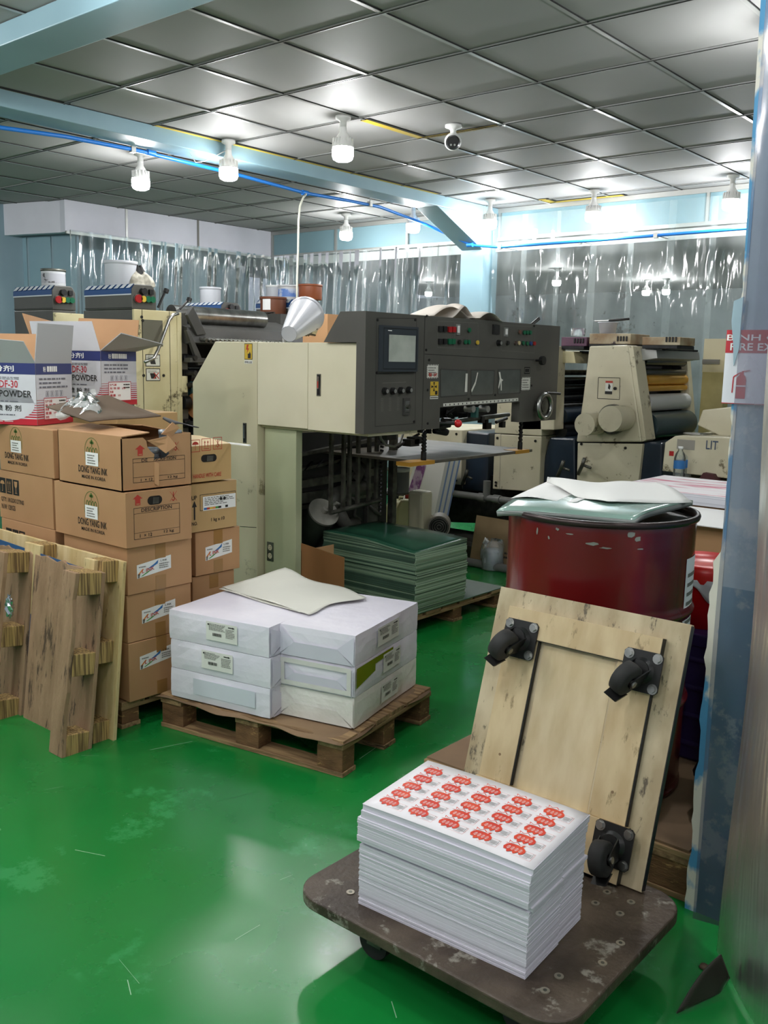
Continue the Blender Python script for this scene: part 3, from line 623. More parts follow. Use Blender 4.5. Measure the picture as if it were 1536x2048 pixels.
def descr(F, a0, c0, a1, c1, hole=True):
    F.frame(a0, c0, a1, c1, .0018, ink, 1); F.rect(a0, c1-(c1-c0)*.19, a1, c1-(c1-c0)*.18, ink, 1); F.rect(a0, c0+(c1-c0)*.2, a1, c0+(c1-c0)*.21, ink, 1)
    F.text('DESCRIPTION', a0+(a1-a0)*.16, c1-(c1-c0)*.15, a0+(a1-a0)*.82, c1-(c1-c0)*.03, ink, 2)
    F.text('12 kg', a0+(a1-a0)*.64, c0+(c1-c0)*.06, a0+(a1-a0)*.86, c0+(c1-c0)*.18, ink, 2); F.text('1  × 12', a0+(a1-a0)*.12, c0+(c1-c0)*.05, a0+(a1-a0)*.38, c0+(c1-c0)*.16, ink, 2)
def arrow(F, a, c, s_, mt): F.poly([(a-s_*.28, c), (a+s_*.28, c), (a+s_*.28, c+s_*.6), (a+s_*.55, c+s_*.6), (a, c+s_), (a-s_*.55, c+s_*.6), (a-s_*.28, c+s_*.6)], mt, 1); F.rect(a-s_*.18, c+s_*.08, a+s_*.18, c+s_*.16, card, 2)
def hook(F, a, c, s_, mt, k=1):
    p = [(a, c+s_*.85), (a, c+s_*.5), (a+s_*.12, c+s_*.3), (a, c+s_*.12), (a-s_*.14, c+s_*.25)]
    for i in range(4): F.line(p[i], p[i+1], s_*.08, mt, k)
    F.line((a-s_*.35, c+s_*.9), (a+s_*.35, c+s_*.1), s_*.035, mt, k); F.line((a-s_*.35, c+s_*.1), (a+s_*.35, c+s_*.9), s_*.035, mt, k)
ltgrn = mat('sticker green', '4f9a4a', .5); ltblu = mat('sticker blue', '2f6fae', .5); ltor = mat('sticker orange', 'd98a4a', .5)
def inksticker(F, a0, c0, a1, c1, rot=.0):
    w_, h_ = a1-a0, c1-c0; S_ = lambda x, y: (a0+w_*x, c0+h_*y+rot*w_*x)
    F.poly([S_(0, 0), S_(1, 0), S_(1, 1), S_(0, 1)], whitep, 1)
    F.poly([S_(.02, .3), S_(.16, .62), S_(.2, .56), S_(.05, .22)], ltor, 2); F.poly([S_(.1, .1), S_(.3, .3), S_(.45, .38), S_(.3, .2), S_(.16, .08)], ltgrn, 2)
    F.poly([S_(.3, .5), S_(.5, .72), S_(.62, .92), S_(.6, .66), S_(.42, .5)], ltblu, 2); F.poly([S_(.02, .02), S_(.07, .02), S_(.09, .3), S_(.02, .3)], inkg, 2)
    q = S_(.14, .3); F.text('L INK', q[0], q[1], q[0]+w_*.36, q[1]+h_*.26, inkred, 3, skew=rot*w_*.36)
    q = S_(.05, .72); F.lines(q[0], q[1], q[0]+w_*.2, q[1]+h_*.16, 1, inkg, 3, 2); q = S_(.68, .74); F.text('L INK', q[0], q[1]+rot*w_*.02, q[0]+w_*.2, q[1]+h_*.14, ink, 3)
    q = S_(.64, .22); F.lines(q[0], q[1], q[0]+w_*.33, q[1]+h_*.45, 3, inkg, 3, 5)
Z = [.115, .360, .557, .752, .970, 1.187]
def slot(nm): return nm
# column C: the near right-hand column, five cartons
C = dict(x1=-3.07, x0=-3.52, y0=2.10, y1=2.415)
for k in range(3):
    dx = (.0, -.004, .004)[k]; x0, x1, y0, y1 = C['x0']+dx, C['x1']+dx, C['y0'], C['y1']-(.09 if False else 0)
    t, b, F, FL, FT = carton(('brown carton, lowest of the front column behind the white reams', 'brown carton with ink sticker, second from the bottom of the front column', 'brown carton third from the bottom of the front column, black icons on its side')[k], x0, x1, y0, y1, Z[k], Z[k+1])
    a0, c0 = F.px(*((280, 1340), (284, 1248), (274, 1158))[k]); a1, _ = F.px(*((346, 1315), (347, 1225), (347, 1135))[k]); _, c1 = F.px(*((280, 1310), (284, 1220), (274, 1130))[k])
    inksticker(F, a0, c0, a0+.165, c0+.055, .12)
    icons(FL, *FL.px(146, 1133) if False else (FL.px(146, 1141)[0], .07), .048) if k == 2 else None
    b.build('box_body', t, .003); taped(t, x0, x1, y0, y1, Z[k], Z[k+1])
t, b, F, FL, FT = carton('brown ink carton with intact DESCRIPTION panel, second from top of the front column', C['x0']-.03, -3.045, 2.085, 2.40, Z[3], Z[4])
descr(F, .035, .03, .255, .155); arrow(F, .055, .165, .042, inkred); handhole(F, .10, .155+.005, .07, .035); hook(F, .225, .160, .05, inkred)
emblem(FL, FL.px(184, 1040)[0], .035, .165); b.build('box_body', t, .003)
# torn top carton with tins inside
t, b, F, FL, FT = carton('torn brown ink carton with ripped corner, topmost of the front column', C['x0']+.01, -3.065, 2.085, 2.42, Z[4]+.002, Z[5])
b = MB(); x0, x1, y0, y1, z0, z1 = C['x0']+.01, -3.065, 2.085, 2.42, Z[4]+.002, Z[5]-.002; th = .004
b.box((x0, y0, z0), (x1, y1, z0+th), card); b.box((x0, y0, z0), (x1, y0+th, z1), card); b.box((x0, y1-th, z0), (x1, y1, z1), card); b.box((x0, y0, z0), (x0+th, y1, z1), card)
F = Face(b, (x1, y0, z0), (0, 1, 0), (0, 0, 1)); H_ = z1-z0
out = [(0, 0), (.335, 0), (.335, H_), (.215, H_), (.225, H_*.62), (.205, H_*.56), (.16, H_*.55), (.148, H_*.5), (.152, H_*.64), (.135, H_*.7), (.12, H_*.78), (.115, H_*.9), (.10, H_*.96), (0, H_*.96)]
b.prism([(y0+a, z0+c) for a, c in out], 0, x1-th, x1, card)
F.e = .0008; F.frame(.05, .03, .30, .125, .0018, ink, 1); F.rect(.05, .108, .30, .1095, ink, 1); F.rect(.05, .05, .30, .0515, ink, 1)
F.text('DE', .09, .1105, .118, .1225, ink, 2); F.text('SCRIPTION', .155, .1105, .255, .1225, ink, 2); F.text('12 kg', .215, .034, .262, .046, ink, 2); F.text('1  × 12', .085, .034, .14, .045, ink, 2)
arrow(F, .085, .135, .042, inkred); hook(F, .255, .14, .045, inkred)
emblem(Face(b, (x0, y0, z0), (1, 0, 0), (0, 0, 1)), FL.px(184, 905)[0], .03, .165); b.build('box_body', t, .0015)
b = MB()   # ripped strips and bent pieces of board
for pts in ([(.12, H_*.9, .0), (.20, H_*.98, .03), (.225, H_*.80, .045), (.185, H_*.66, .03), (.16, H_*.78, .01)], [(.15, H_*.5, .002), (.165, H_*.47, .012), (.160, .01, .016), (.148, .02, .006)], [(.195, H_*1.0, -.01), (.235, H_*1.22, .01), (.262, H_*1.12, .02), (.235, H_*.95, .0)]):
    vs = [V3(x1+p[2], y0+p[0], z0+p[1]) for p in pts]; n = len(vs); vs += [v-V3(.003, .001, 0) for v in vs]
    b.add(vs, [tuple(range(n)), tuple(range(n, 2*n))[::-1]]+[(i, n+i, n+(i+1) % n, (i+1) % n) for i in range(n)], card)
b.build('torn_flap', t)
def flap(t, pts, m_=card, th=.004, name='flap'):
    vs = [V3(*p) for p in pts]; n = len(vs); nn = (vs[1]-vs[0]).cross(vs[2]-vs[1]).normalized()*th; vs += [v-nn for v in vs]
    return MB().add(vs, [tuple(range(n)), tuple(range(n, 2*n))[::-1]]+[(i, n+i, n+(i+1) % n, (i+1) % n) for i in range(n)], m_).build(name, t)
flap(t, [(x0, y0, z1), (x1, y0, z1+.001), (x1-.0, y0+.13, z1+.012), (x0, y0+.15, z1+.02)]); flap(t, [(x0, y1, z1), (x0, y1-.14, z1+.016), (x1-.15, y1-.13, z1+.03), (x1-.09, y1, z1)])
tinm = mat('grey ink tin', '7d8489', .35, metal=.6)
def tin(label, x, y, z, r, h, m_=tinm, lid=tinm, band=None, name='ink_tin', group='tins of ink', cat='tin'):
    t = thing(name, label, cat, (x, y, z), 0, group); T = tr((x, y, z))
    b = MB().lathe([(0, 0), (r*.98, 0), (r, h*.03), (r, h*.9), (r*1.0, h*.95), (0, h*.95)], m_, T, n=26)
    if band: b.lathe([(r*1.004, h*.22), (r*1.004, h*.74)], band, T, n=26)
    b.build('tin_body', t); MB().lathe([(r*.99, h*.86), (r*1.05, h*.87), (r*1.05, h), (r*.98, h*1.0), (r*.95, h*.96), (0, h*.96)], lid, T, n=26).build('lid', t); return t
tin('grey ink tin sticking out of the torn carton corner', -3.125, 2.36, Z[4]+.09, .045, .135, band=None)
tin('grey ink tin standing inside the ripped corner of the carton', -3.13, 2.255, Z[4]+.008, .045, .15)
# crumpled cardboard piled over the torn carton
dk = mat('dark side of cardboard', '6a5a4a', .85, c2='5b4d40', ns=3)
c = [P(92, 822, y=2.12), P(215, 797, y=2.3), P(322, 840, y=2.42), P(180, 852, y=2.10)]
b = MB()
def fn(u, v): p = c[0].lerp(c[3], v).lerp(c[1].lerp(c[2], v), u); return p+V3(0, 0, .012*math.sin(u*6)*math.sin(v*3)+.015)
b.sheet(fn, 14, 8, dk, th=.005); tag(b.build('cardboard_sheet'), 'dark bent cardboard sheet resting slanted on the torn carton', 'cardboard')
c2_ = [P(325, 838, y=2.45), P(345, 850, y=2.42), P(398, 853, y=2.46), P(330, 836, y=2.6)]
def fn(u, v): p = c2_[0].lerp(c2_[1], v).lerp(c2_[3].lerp(c2_[2], v), u); return p+V3(0, 0, .006*math.sin(u*5))
tag(MB().sheet(fn, 10, 6, mat('black sheet', '16161a', .7), th=.003).build('black_sheet'), 'thin black sheet poking out behind the torn carton', 'sheet')
filmc = film('crumpled clear film', haze=.45, gloss=1.25, rough=.2, bump=.5, bs=14, stretch=(1, 1, 1))
c3_ = [P(130, 812, y=2.16), P(190, 790, y=2.3), P(195, 832, y=2.16), P(120, 845, y=2.1)]
def fn(u, v): p = c3_[0].lerp(c3_[1], u).lerp(c3_[3].lerp(c3_[2], u), v); return p+V3(.01*math.sin(u*17+v*5), .02*math.sin(v*13+u*9), .012*math.sin(u*13+v*11)+.02)
tag(MB().sheet(fn, 16, 16, filmc).build('plastic_wrap'), 'crumpled clear plastic bag between the powder box and the torn carton', 'plastic bag')
# column B: left column, partly cut by the frame edge
for k in range(5):
    x1 = (-3.60, -3.60, -3.585, -3.592, -3.575)[k]
    t, b, F, FL, FT = carton(('brown carton, lowest of the far left column behind the leaning pallets', 'brown carton second lowest of the far left column', 'brown carton with three black icons, left column just above the leaning pallets', 'brown carton printed with quantity text below three black icons, far left column', 'brown ink carton with crown emblem, topmost of the far left column')[k], x1-.45, x1, 2.10, 2.42, Z[k], (Z+[1.18])[k+1] if k < 4 else 1.178)
    if k < 3: icons(FL, FL.px(14 if k == 2 else 20, 1090)[0], .085, .05)
    if k == 3:
        a, _ = FL.px(1, 990); icons(FL, a, .115, .051)
        FL.text('QTY: 1KGSX12TINS', a+.008, .075, a+.205, .098, ink); FL.text('N.W: 12KGS', a+.01, .043, a+.13, .066, ink)
    if k == 4: emblem(FL, FL.px(33, 905)[0], .035, .165); F.frame(.07, .04, .25, .16, .002, ink)
    b.build('box_body', t, .003)
    if k < 3: taped(t, x1-.45, x1, 2.10, 2.42, Z[k], Z[k+1])
# column D: behind, right
X = -3.17
for k in range(3):
    x1 = (-3.19, -3.17, -3.16)[k]; y0 = (2.50, 2.50, 2.51)[k]; y1 = y0+(.235, .235, .25)[k]; zb, zt = ((.115, .345), (.347, .548), (.550, .745))[k]
    t, b, F, FL, FT = carton(('brown carton, lowest of the rear column beside the cream cabinet', 'brown taped carton second from bottom in the rear column behind the reams', 'brown carton with a bright ink sticker in the middle of the rear column')[k], x1-.40, x1, y0, y1, zb, zt)
    if k == 2: a0, c0 = F.px(411, 1122); inksticker(F, a0, c0, a0+.15, c0+.06, .12)
    b.build('box_body', t, .003); taped(t, x1-.40, x1, y0, y1, zb, zt)
t, b, F, FL, FT = carton('light brown carton marked UP with an arrow, second from top of the rear column', -3.56, -3.15, 2.465, 2.735, .747, .958, mat('light brown cardboard', 'bb9a6a', .75, c2='b0905f', ns=2))
q = F.px; F.frame(q(400, 1030)[0], q(400, 1022)[1], .262, q(400, 992)[1]+.005, .002, ink, 1)
a0, c0 = q(405, 1024); F.rect(a0+.002, c0+.004, .262, q(404, 994)[1], whitep, 2); F.lines(a0+.01, c0+.025, .255, q(404, 994)[1]-.003, 5, inkg, 3, 4)
for i, cm in enumerate((ltblu, inkred, yel, ltor, ltgrn, ink)): F.rect(a0+.006+.016*i, c0+.008, a0+.022+.016*i, c0+.017, cm, 3)
F.rect(a0+.125, c0+.008, a0+.14, c0+.018, ink, 3)
for i in (0, 1): F.poly([(a0+.1+.02*i, c0+.04), (a0+.109+.02*i, c0+.049), (a0+.1+.02*i, c0+.058), (a0+.091+.02*i, c0+.049)], ink, 4)
a, c_ = q(389, 1040); F.poly([(a-.004, c_-.0), (a+.004, c_), (a+.004, c_+.055), (a+.013, c_+.055), (a, c_+.082), (a-.013, c_+.055), (a-.004, c_+.055)], ink, 1)
F.text('UP', a-.015, c_+.086, a+.013, c_+.104, ink); F.text('NO.', a-.016, c_-.024, a+.015, c_-.008, ink); F.text('1 kg x 10', a+.09, .035, a+.165, .055, ink); b.build('box_body', t, .003)
t, b, F, FL, FT = carton('brown carton with red icons reading HANDLE WITH CARE, topmost of the rear column', -3.58, -3.14, 2.46, 2.695, .965, 1.12, mat('yellowish cardboard', 'bf9c68', .75, c2='b38f5c', ns=2))
for i, (xx, yy) in enumerate(((381, 905), (403, 902), (426, 899))):
    a, c_ = F.px(xx, yy); s_ = .052; F.frame(a, c_, a+s_*.95, c_+s_, .0025, inkred, 1)
    if i == 0: F.poly([(a+s_*.15, c_+s_*.6)]+[(a+s_*(.48-.33*math.cos(PI*j/8)), c_+s_*(.6+.25*math.sin(PI*j/8))) for j in range(9)], inkred, 2); F.rect(a+s_*.46, c_+s_*.15, a+s_*.5, c_+s_*.6, inkred, 2)
    if i == 1:
        for g_ in (.33, .64): arrow_ = F.poly([(a+s_*(g_-.03), c_+s_*.28), (a+s_*(g_+.03), c_+s_*.28), (a+s_*(g_+.03), c_+s_*.65), (a+s_*(g_+.09), c_+s_*.65), (a+s_*g_, c_+s_*.85), (a+s_*(g_-.09), c_+s_*.65), (a+s_*(g_-.03), c_+s_*.65)], inkred, 2)
        F.rect(a+s_*.2, c_+s_*.15, a+s_*.76, c_+s_*.2, inkred, 2)
    if i == 2: hook(F, a+s_*.48, c_+s_*.05, s_*.9, inkred, 2)
handhole(F, F.px(402, 920)[0], F.px(402, 925)[1], .085, .032); a, c_ = F.px(386, 954); F.text('HANDLE WITH CARE', a, .018, F.px(442, 940)[0], .036, inkred, skew=0); b.build('box_body', t, .003)
flap(t, [(-3.14, 2.46, 1.12), (-3.14, 2.695, 1.122), (-3.36, 2.70, 1.14), (-3.36, 2.46, 1.165)], mat('bleached cardboard', 'd2b990', .75)); flap(t, [(-3.58, 2.46, 1.12), (-3.36, 2.46, 1.165), (-3.36, 2.70, 1.14), (-3.58, 2.695, 1.12)], card)
MB().box((-3.16, 2.69, 1.118), (-3.02, 2.702, 1.124), whitep).build('split_liner', t)
# column E carrying the rear powder box
for k in range(5):
    t, b, F, FL, FT = carton(('brown carton hidden low behind the left column', 'brown carton second lowest of the hidden rear column', 'brown carton in the middle of the hidden rear column', 'brown carton second from top of the hidden rear column', 'tan carton whose rim shows under the rear powder box')[k], -4.15, -3.70, 2.50, 2.84, .115+.222*k, .115+.222*(k+1), cardd if k < 4 else mat('light brown cardboard', 'bb9a6a'))
    b.build('box_body', t, .003)
pallet('pallet', 'dark wooden pallet under the brown ink cartons', (-3.64, 2.47), 0, 1.08, .78, H=.113)
# ---- powder boxes
pw = mat('powder carton white', 'cfd0d6', .5, c2='c4c5cc', ns=3); pn = mat('powder carton navy', '29336b', .5); pr_ = mat('powder carton red', 'b41f30', .5); pg = mat('powder carton grey print', '6e6e78', .6); inside = mat('carton brown inside', '8f6d48', .8)
flapg = mat('grey flap', 'a9abad', .6)
def powder(label, o, rz, Lr, Ll, H, seed):
    """o: near corner on its support; right face runs along +u, left face along +v"""
    t = thing('spray_powder_box', label, 'box', tuple(o), rz, 'open spray powder cartons'); T = tr(o, rz)
    u = T.to_3x3() @ V3(0, 1, 0); v = T.to_3x3() @ V3(-1, 0, 0); b = MB(); th = .005
    for q0, q1 in (((0, 0, 0), (-Ll, Lr, th)), ((0, 0, 0), (-th, Lr, H)), ((0, 0, 0), (-Ll, th, H)), ((-Ll, 0, 0), (-Ll+th, Lr, H)), ((0, Lr-th, 0), (-Ll, Lr, H))): b.box(q0, q1, inside, T)
    F = Face(b, o, u, (0, 0, 1)); W_ = Lr; F.e = .0007
    G = Face(b, V3(*o)+v*Ll, -v, (0, 0, 1)); G.e = .0007
    for f, w_ in ((F, Lr), (G, Ll)):
        f.rect(0, 0, w_, H, pw, 1); f.rect(0, H*.82, w_, H, pn, 2); f.rect(0, 0, w_, H*.10, pr_, 2)
        for k in range(8): f.rect(0, H*(.12+.04*k), w_, H*(.12+.04*k)+H*.022*(1-k/10), pr_, 2)
    F.text('粉', .02+W_*.12, H*.86, .02+W_*.2, H*.95, whitep, 3); F.lines(W_*.3, H*.86, W_*.72, H*.96, 1, whitep, 3, seed, fill=.9)
    F.lines(W_*.08, H*.58, W_*.95, H*.78, 3, pg, 3, seed+2)
    for k in range(4):
        a = W_*(.25+.13*k); F.frame(a, H*.46, a+W_*.08, H*.55, .0015, pg, 3); F.rect(a+W_*.03, H*.475, a+W_*.05, H*.535, pg, 3)
    F.rect(W_*.18, H*.08, W_*.82, H*.44, whitep, 4); F.frame(W_*.18, H*.08, W_*.82, H*.44, .003, pr_, 5)
    for k, s_ in enumerate(('生产日期', '有 效 期  3年', '数量', '重量  10', '规格')): F.text(s_, W_*.21, H*(.36-.065*k), W_*(.21+.05*len(s_) if k else .4), H*(.405-.065*k), pr_, 6)
    F.lines(W_*.6, H*.3, W_*.78, H*.41, 2, ink, 6, 2)
    cx_ = Ll*.62; pts = [(cx_+Ll*.36*math.cos(2*PI*i/28), H*.33+H*.27*math.sin(2*PI*i/28)) for i in range(28)]; G.poly(pts, pw, 3)
    G.rect(0, H*.36, Ll, H*.8, pw, 3)
    G.text('DF-30', Ll*.57, H*.60, Ll*.79, H*.72, pr_, 5); G.text('SPRAY POWDER', Ll*.28, H*.45, Ll*.95, H*.56, ink, 5); G.text('喷 粉 剂', Ll*.52, H*.22, Ll*.82, H*.32, ink, 5)
    G.lines(Ll*.2, H*.36, Ll*.9, H*.40, 1, pg, 5, 3); G.lines(Ll*.5, H*.73, Ll*.9, H*.78, 2, pg, 5, 8); G.lines(Ll*.5, H*.14, Ll*.8, H*.18, 1, pg, 5, 9)
    G.text('喷粉剂', Ll*.35, H*.86, Ll*.75, H*.96, whitep, 4); G.lines(Ll*.1, H*.02, Ll*.8, H*.08, 3, whitep, 4, 12)
    b.build('box_body', t)
    return t, T
o1 = P(75, 850, z=1.18)
o1 = V3(-3.79, 2.19, 1.18)
t, T = powder('white, navy and red spray powder carton with raised grey flap, standing on the left column', P(75, 851, z=1.18), math.radians(26-0), .275, .42, .268, 1)
T0 = T
def lf(t, T, pts, m_, name='flap'): flap(t, [T @ V3(*p) for p in pts], m_, .004, name)
lf(t, T, [(0, 0, .268), (0, .275, .268), (.02, .275, .44), (.02, 0, .44)], flapg)
lf(t, T, [(0, 0, .268), (-.02, -.05, .36), (-.40, -.06, .385), (-.42, 0, .268)], flapg)
lf(t, T, [(-.42, .275, .268), (0, .275, .268), (-.02, .31, .40), (-.40, .31, .40)], card)
lf(t, T, [(-.42, 0, .268), (-.42, .275, .268), (-.44, .275, .42), (-.44, 0, .42)], card)
t, T = powder('white, navy and red spray powder carton with wide open flaps, behind on the rear column', P(204, 812, d=4.52), math.radians(14), .25, .42, .262, 6)
lf(t, T, [(0, 0, .262), (0, .25, .262), (.15, .28, .30), (.13, 0, .345)], flapg)
lf(t, T, [(0, 0, .262), (-.42, 0, .262), (-.42, -.03, .40), (-.02, -.03, .40)], pw)
lf(t, T, [(-.42, .25, .262), (0, .25, .262), (-.02, .30, .42), (-.42, .30, .43)], card)
lf(t, T, [(-.42, 0, .262), (-.42, .25, .262), (-.50, .25, .40), (-.50, 0, .44)], card)
# ================================================================ two pallets leaning on the cartons
def leaning(label, y0, x0, x1, H, tilt, dz, m1, m2, gaps, seed):
    t = thing('pallet', label, 'pallet', ((x0+x1)/2, y0, 0), 0, 'pallets leaning on the cartons'); W_ = x1-x0
    T = tr((x0, y0, dz)) @ Matrix.Rotation(-tilt, 4, 'X')
    dp = gaps['thick']
    for a, c_ in gaps['deck']:
        b = MB(); n = 12; R_ = random.Random(int(a*999)+seed); pts = [(a, 0), (c_, 0)]+[(c_-(c_-a)*i/n, H+R_.uniform(-.012, .004)*gaps['rag']) for i in range(n+1)]
        b.prism(pts, 1, dp-.016, dp, m1, T); b.build('deck_board', t, .002)
    for a, c_ in gaps['front']:
        b = MB(); n = 14; R_ = random.Random(int(a*777)+seed)
        pts = [(a, -.0), (c_, -.0)]+[(c_+R_.uniform(-.010, .004)*gaps['rag'], H*i/n) for i in range(1, n)]+[(c_, H), (a, H)]
        b.prism(pts, 1, 0, .018, m1, T); b.build('bottom_board', t, .002)
    for a, c_ in gaps['blocks']:
        for k in range(3):
            z = (H-.085)*k/2; MB().box((a, .018, z), (c_, dp-.016, z+.085), m2, T).build('block', t, .003)
    return t
leaning('old brown wooden pallet standing on edge, frontmost of two leaning on the cartons', 1.768, -4.05, -3.005, .70, math.radians(7), .0, oldw, layer, dict(deck=[(0, .24), (.25, .52), (.54, 1.02)], front=[(0, .12), (.40, .50), (.93, 1.02)], blocks=[(.0, .1), (.41, .50), (.925, 1.02)], rag=1, thick=.128), 1)
leaning('pale wooden pallet standing on edge behind the old brown one', 1.903, -4.1, -2.965, .72, math.radians(5.4), .0, palew, layer, dict(deck=[(0, .5), (.51, 1.07)], front=[(0, .12), (.5, .62), (.94, 1.01)], blocks=[(.0, .1), (.5, .60), (.95, 1.04)], rag=.2, thick=.104), 5)
c = [P(-60, 1090, y=2.03), P(230, 1160, y=2.03), P(230, 1160, y=2.03)-V3(0, .012, .5), P(-60, 1090, y=2.03)-V3(0, .012, .5)]
tag(MB().prism([(-3.98, .02), (-3.10, .02), (-3.10, .675), (-3.98, .705)], 1, -.002, .002, mat('blue sheet', '24527f', .5), tr((0, 1.899, 0)) @ Matrix.Rotation(-math.radians(6.2), 4, 'X')).build('blue_sheet'), 'thin blue sheet wedged between the two leaning pallets', 'sheet')
b = MB(); c = P(19, 1213, y=1.80); R_ = random.Random(2)
vs = []; n1, n2 = 10, 7
def fn(u, v):
    a, e = 2*PI*u, PI*v; r = .030+.012*math.sin(a*3+e*5)*math.sin(e*4+a); return c+V3(r*math.cos(a)*math.sin(e)*.8, r*math.sin(a)*math.sin(e)*.6, r*1.3*math.cos(e))
b.sheet(fn, 14, 9, mat('crumpled foil', 'c5ccd6', .15, metal=1), smooth=False); tag(b.build('foil_scrap'), 'crumpled silver foil ball stuck on the old leaning pallet', 'foil')
# ================================================================ green stack and its pallet
gm = mat('dark green printed sheets', '1d4a38', .3, c2='24553f', ns=2, coat=.4)
ge = mat('green sheet edges', '8ba489', .75, c2='2f4f3d', ns=3, stretch=(.3, .3, 60), contrast=.5, det=3); ge2 = mat('green sheet edges dark', '20362b', .75, c2='3c5a48', ns=3, stretch=(.3, .3, 70), contrast=.5, det=3)
ge3 = mat('pale right sheet edges', 'a9bda4', .75, c2='5f7d66', ns=3, stretch=(.3, .3, 70), contrast=.5, det=3)  # paler strips along the stack's right side
pallet('pallet', 'wooden block pallet with a grey-green top sheet under the green stack', (-3.46, 4.34), 0, .80, .95, H=.115, deckm=woody)
tag(MB().box((-3.86, 3.865, .1155), (-3.055, 4.82, .121), mat('grey green board', '5d7563', .5, c2='556b5b', ns=2)).build('cover_board'), 'grey-green board lying on the pallet beneath the dark green sheet stack', 'board')
t = thing('paper_stack', 'tall stack of dark green printed sheets on a pallet', 'paper stack', (-3.4, 4.15, .122)); b = MB(); R_ = random.Random(9); z = .1225
gx0, gx1, gy0, gy1 = -3.73, -3.05, 3.90, 4.36
k = 0
while z < .45:
    h = R_.uniform(.004, .016); d = R_.uniform(-.004, .004); e = R_.uniform(-.005, .005); bow = .012*math.sin((z-.12)*9)
    n = 8; pts = [(gx0+e, gy0+d), (gx1+e+bow, gy0+d), (gx1+e+bow, gy1+d+.02), (gx0+e, gy1+d)]
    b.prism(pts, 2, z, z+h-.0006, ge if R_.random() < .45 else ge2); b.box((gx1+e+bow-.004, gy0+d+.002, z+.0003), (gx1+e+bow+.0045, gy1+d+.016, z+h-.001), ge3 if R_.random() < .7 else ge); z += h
b.build('sheet_pile', t)
b = MB()
def fn(u, v):
    x = gx0+(gx1-gx0)*u; y = gy0+(gy1+.03-gy0)*v; return V3(x, y, .50-.014*u**3-.020*(u > .5)*math.sin((u-.5)*PI)*(1-v)-.0*v)
b.sheet(fn, 16, 8, gm, th=.001); b.build('top_sheet', t)
b = MB()
for k in range(9):
    def fn(u, v, k=k): p = V3(gx0+(gx1-gx0)*u, gy0+(gy1+.03-gy0)*v, 0); zt = .50-.014*u**3-.020*(u > .5)*math.sin((u-.5)*PI)*(1-v); return V3(p.x+.0015*math.sin(k*9), p.y+.001*math.sin(k*5), .452+(zt-.452)*(k+.9)/9.3)
    b.sheet(fn, 10, 5, ge if k % 3 else ge2, th=.0045)
b.build('upper_sheets', t)
# ================================================================ red drum on its pallet
dm = mat('dark red drum paint', '650b0f', .25, c2='580a0d', ns=2, contrast=0.4, coat=.25)
dc = P(1203, 1018, d=3.02); dx, dy = dc.x, dc.y; DZ = .157; DH = .885
t = thing('steel_drum', 'large dark red steel drum covered with green and white sheets', 'drum', (dx, dy, DZ)); T = tr((dx, dy, DZ)); R0 = .295
prof = [(0, .004), (R0-.01, .004), (R0+.004, 0), (R0+.004, .012), (R0-.004, .02)]
for k in range(30):
    z = .03+.82*k/29; bul = sum(.011*math.exp(-((z-q)/.013)**2) for q in (.28, .31, .57, .60)); prof.append((R0+bul, z))
prof = prof[:5]+sorted(set([(R0+sum(.011*math.exp(-((z-q)/.014)**2) for q in (.29, .585)), z) for z in [.03+.005*i for i in range(166)]]), key=lambda p: p[1])+[(R0-.002, DH-.012)]
MB().lathe(prof, dm, T, n=64).build('drum_body', t)
MB().lathe([(R0-.002, DH-.02), (R0+.008, DH-.018), (R0+.011, DH-.008), (R0+.008, DH), (R0-.002, DH+.001), (R0-.006, DH-.01), (R0-.006, DH-.03)], mat('drum rim', '3a2f2e', .3, metal=.5), T, n=64).build('rim', t)
MB().lathe([(0, DH-.022), (R0-.005, DH-.022)], blackm, T, n=48).build('drum_head', t, label='black drum head')
b = MB(); R_ = random.Random(5); chip = mat('chipped paint', '8d9089', .4, metal=.4)
def dpt(ang, z, e=.0012): return V3(dx+(R0+e)*math.cos(ang), dy+(R0+e)*math.sin(ang), z)
base_a = math.atan2(-dy, -dx)
for px_, py_, w_, h_ in ((1185, 1088, .020, .006), (1262, 1068, .016, .010), (1275, 1078, .012, .010), (1115, 1058, .008, .005), (1150, 1050, .006, .004), (1212, 1096, .02, .003), (1098, 1075, .004, .006), (1280, 1098, .01, .003), (1075, 1062, .004, .012), (1140, 1068, .015, .002)):
    r = P(px_, py_, d=1)-EYEP; r.normalize(); lo, hi = 2.2, 3.2
    for _ in range(40):
        m_ = (lo+hi)/2; q = EYEP+r*m_
        if math.hypot(q.x-dx, q.y-dy) > R0: lo = m_
        else: hi = m_
    q = EYEP+r*lo; an = math.atan2(q.y-dy, q.x-dx); n = 9; ring = [dpt(an+w_/R0*math.cos(2*PI*i/n)*R_.uniform(.6, 1.1), q.z+h_*math.sin(2*PI*i/n)*R_.uniform(.5, 1.1)) for i in range(n)]
    MB().add(ring, [tuple(range(n))], chip).build('paint_chip', t)
b = MB(); a0 = base_a+math.radians(62)
def fn(u, v): return dpt(a0+.42*u, DZ+.50+.26*v, .0015)
b.sheet(fn, 8, 1, whitep); 
for k in range(7):
    def fn(u, v, k=k): return dpt(a0+.05+.3*u, DZ+.52+.03*k+.012*v, .0025)
    b.sheet(fn, 4, 1, inkg)
b.build('drum_label', t, label='white paper label')
pallet('pallet', 'wooden pallet beneath the red drum and the leaning dolly', (-1.365, 2.93), 0, .94, 1.0, H=.145)
tag(MB().box((-1.83, 2.44, .1465), (-.90, 3.42, .152), cardd).build('cardboard_sheet'), 'brown cardboard sheet lying under the red drum', 'cardboard')
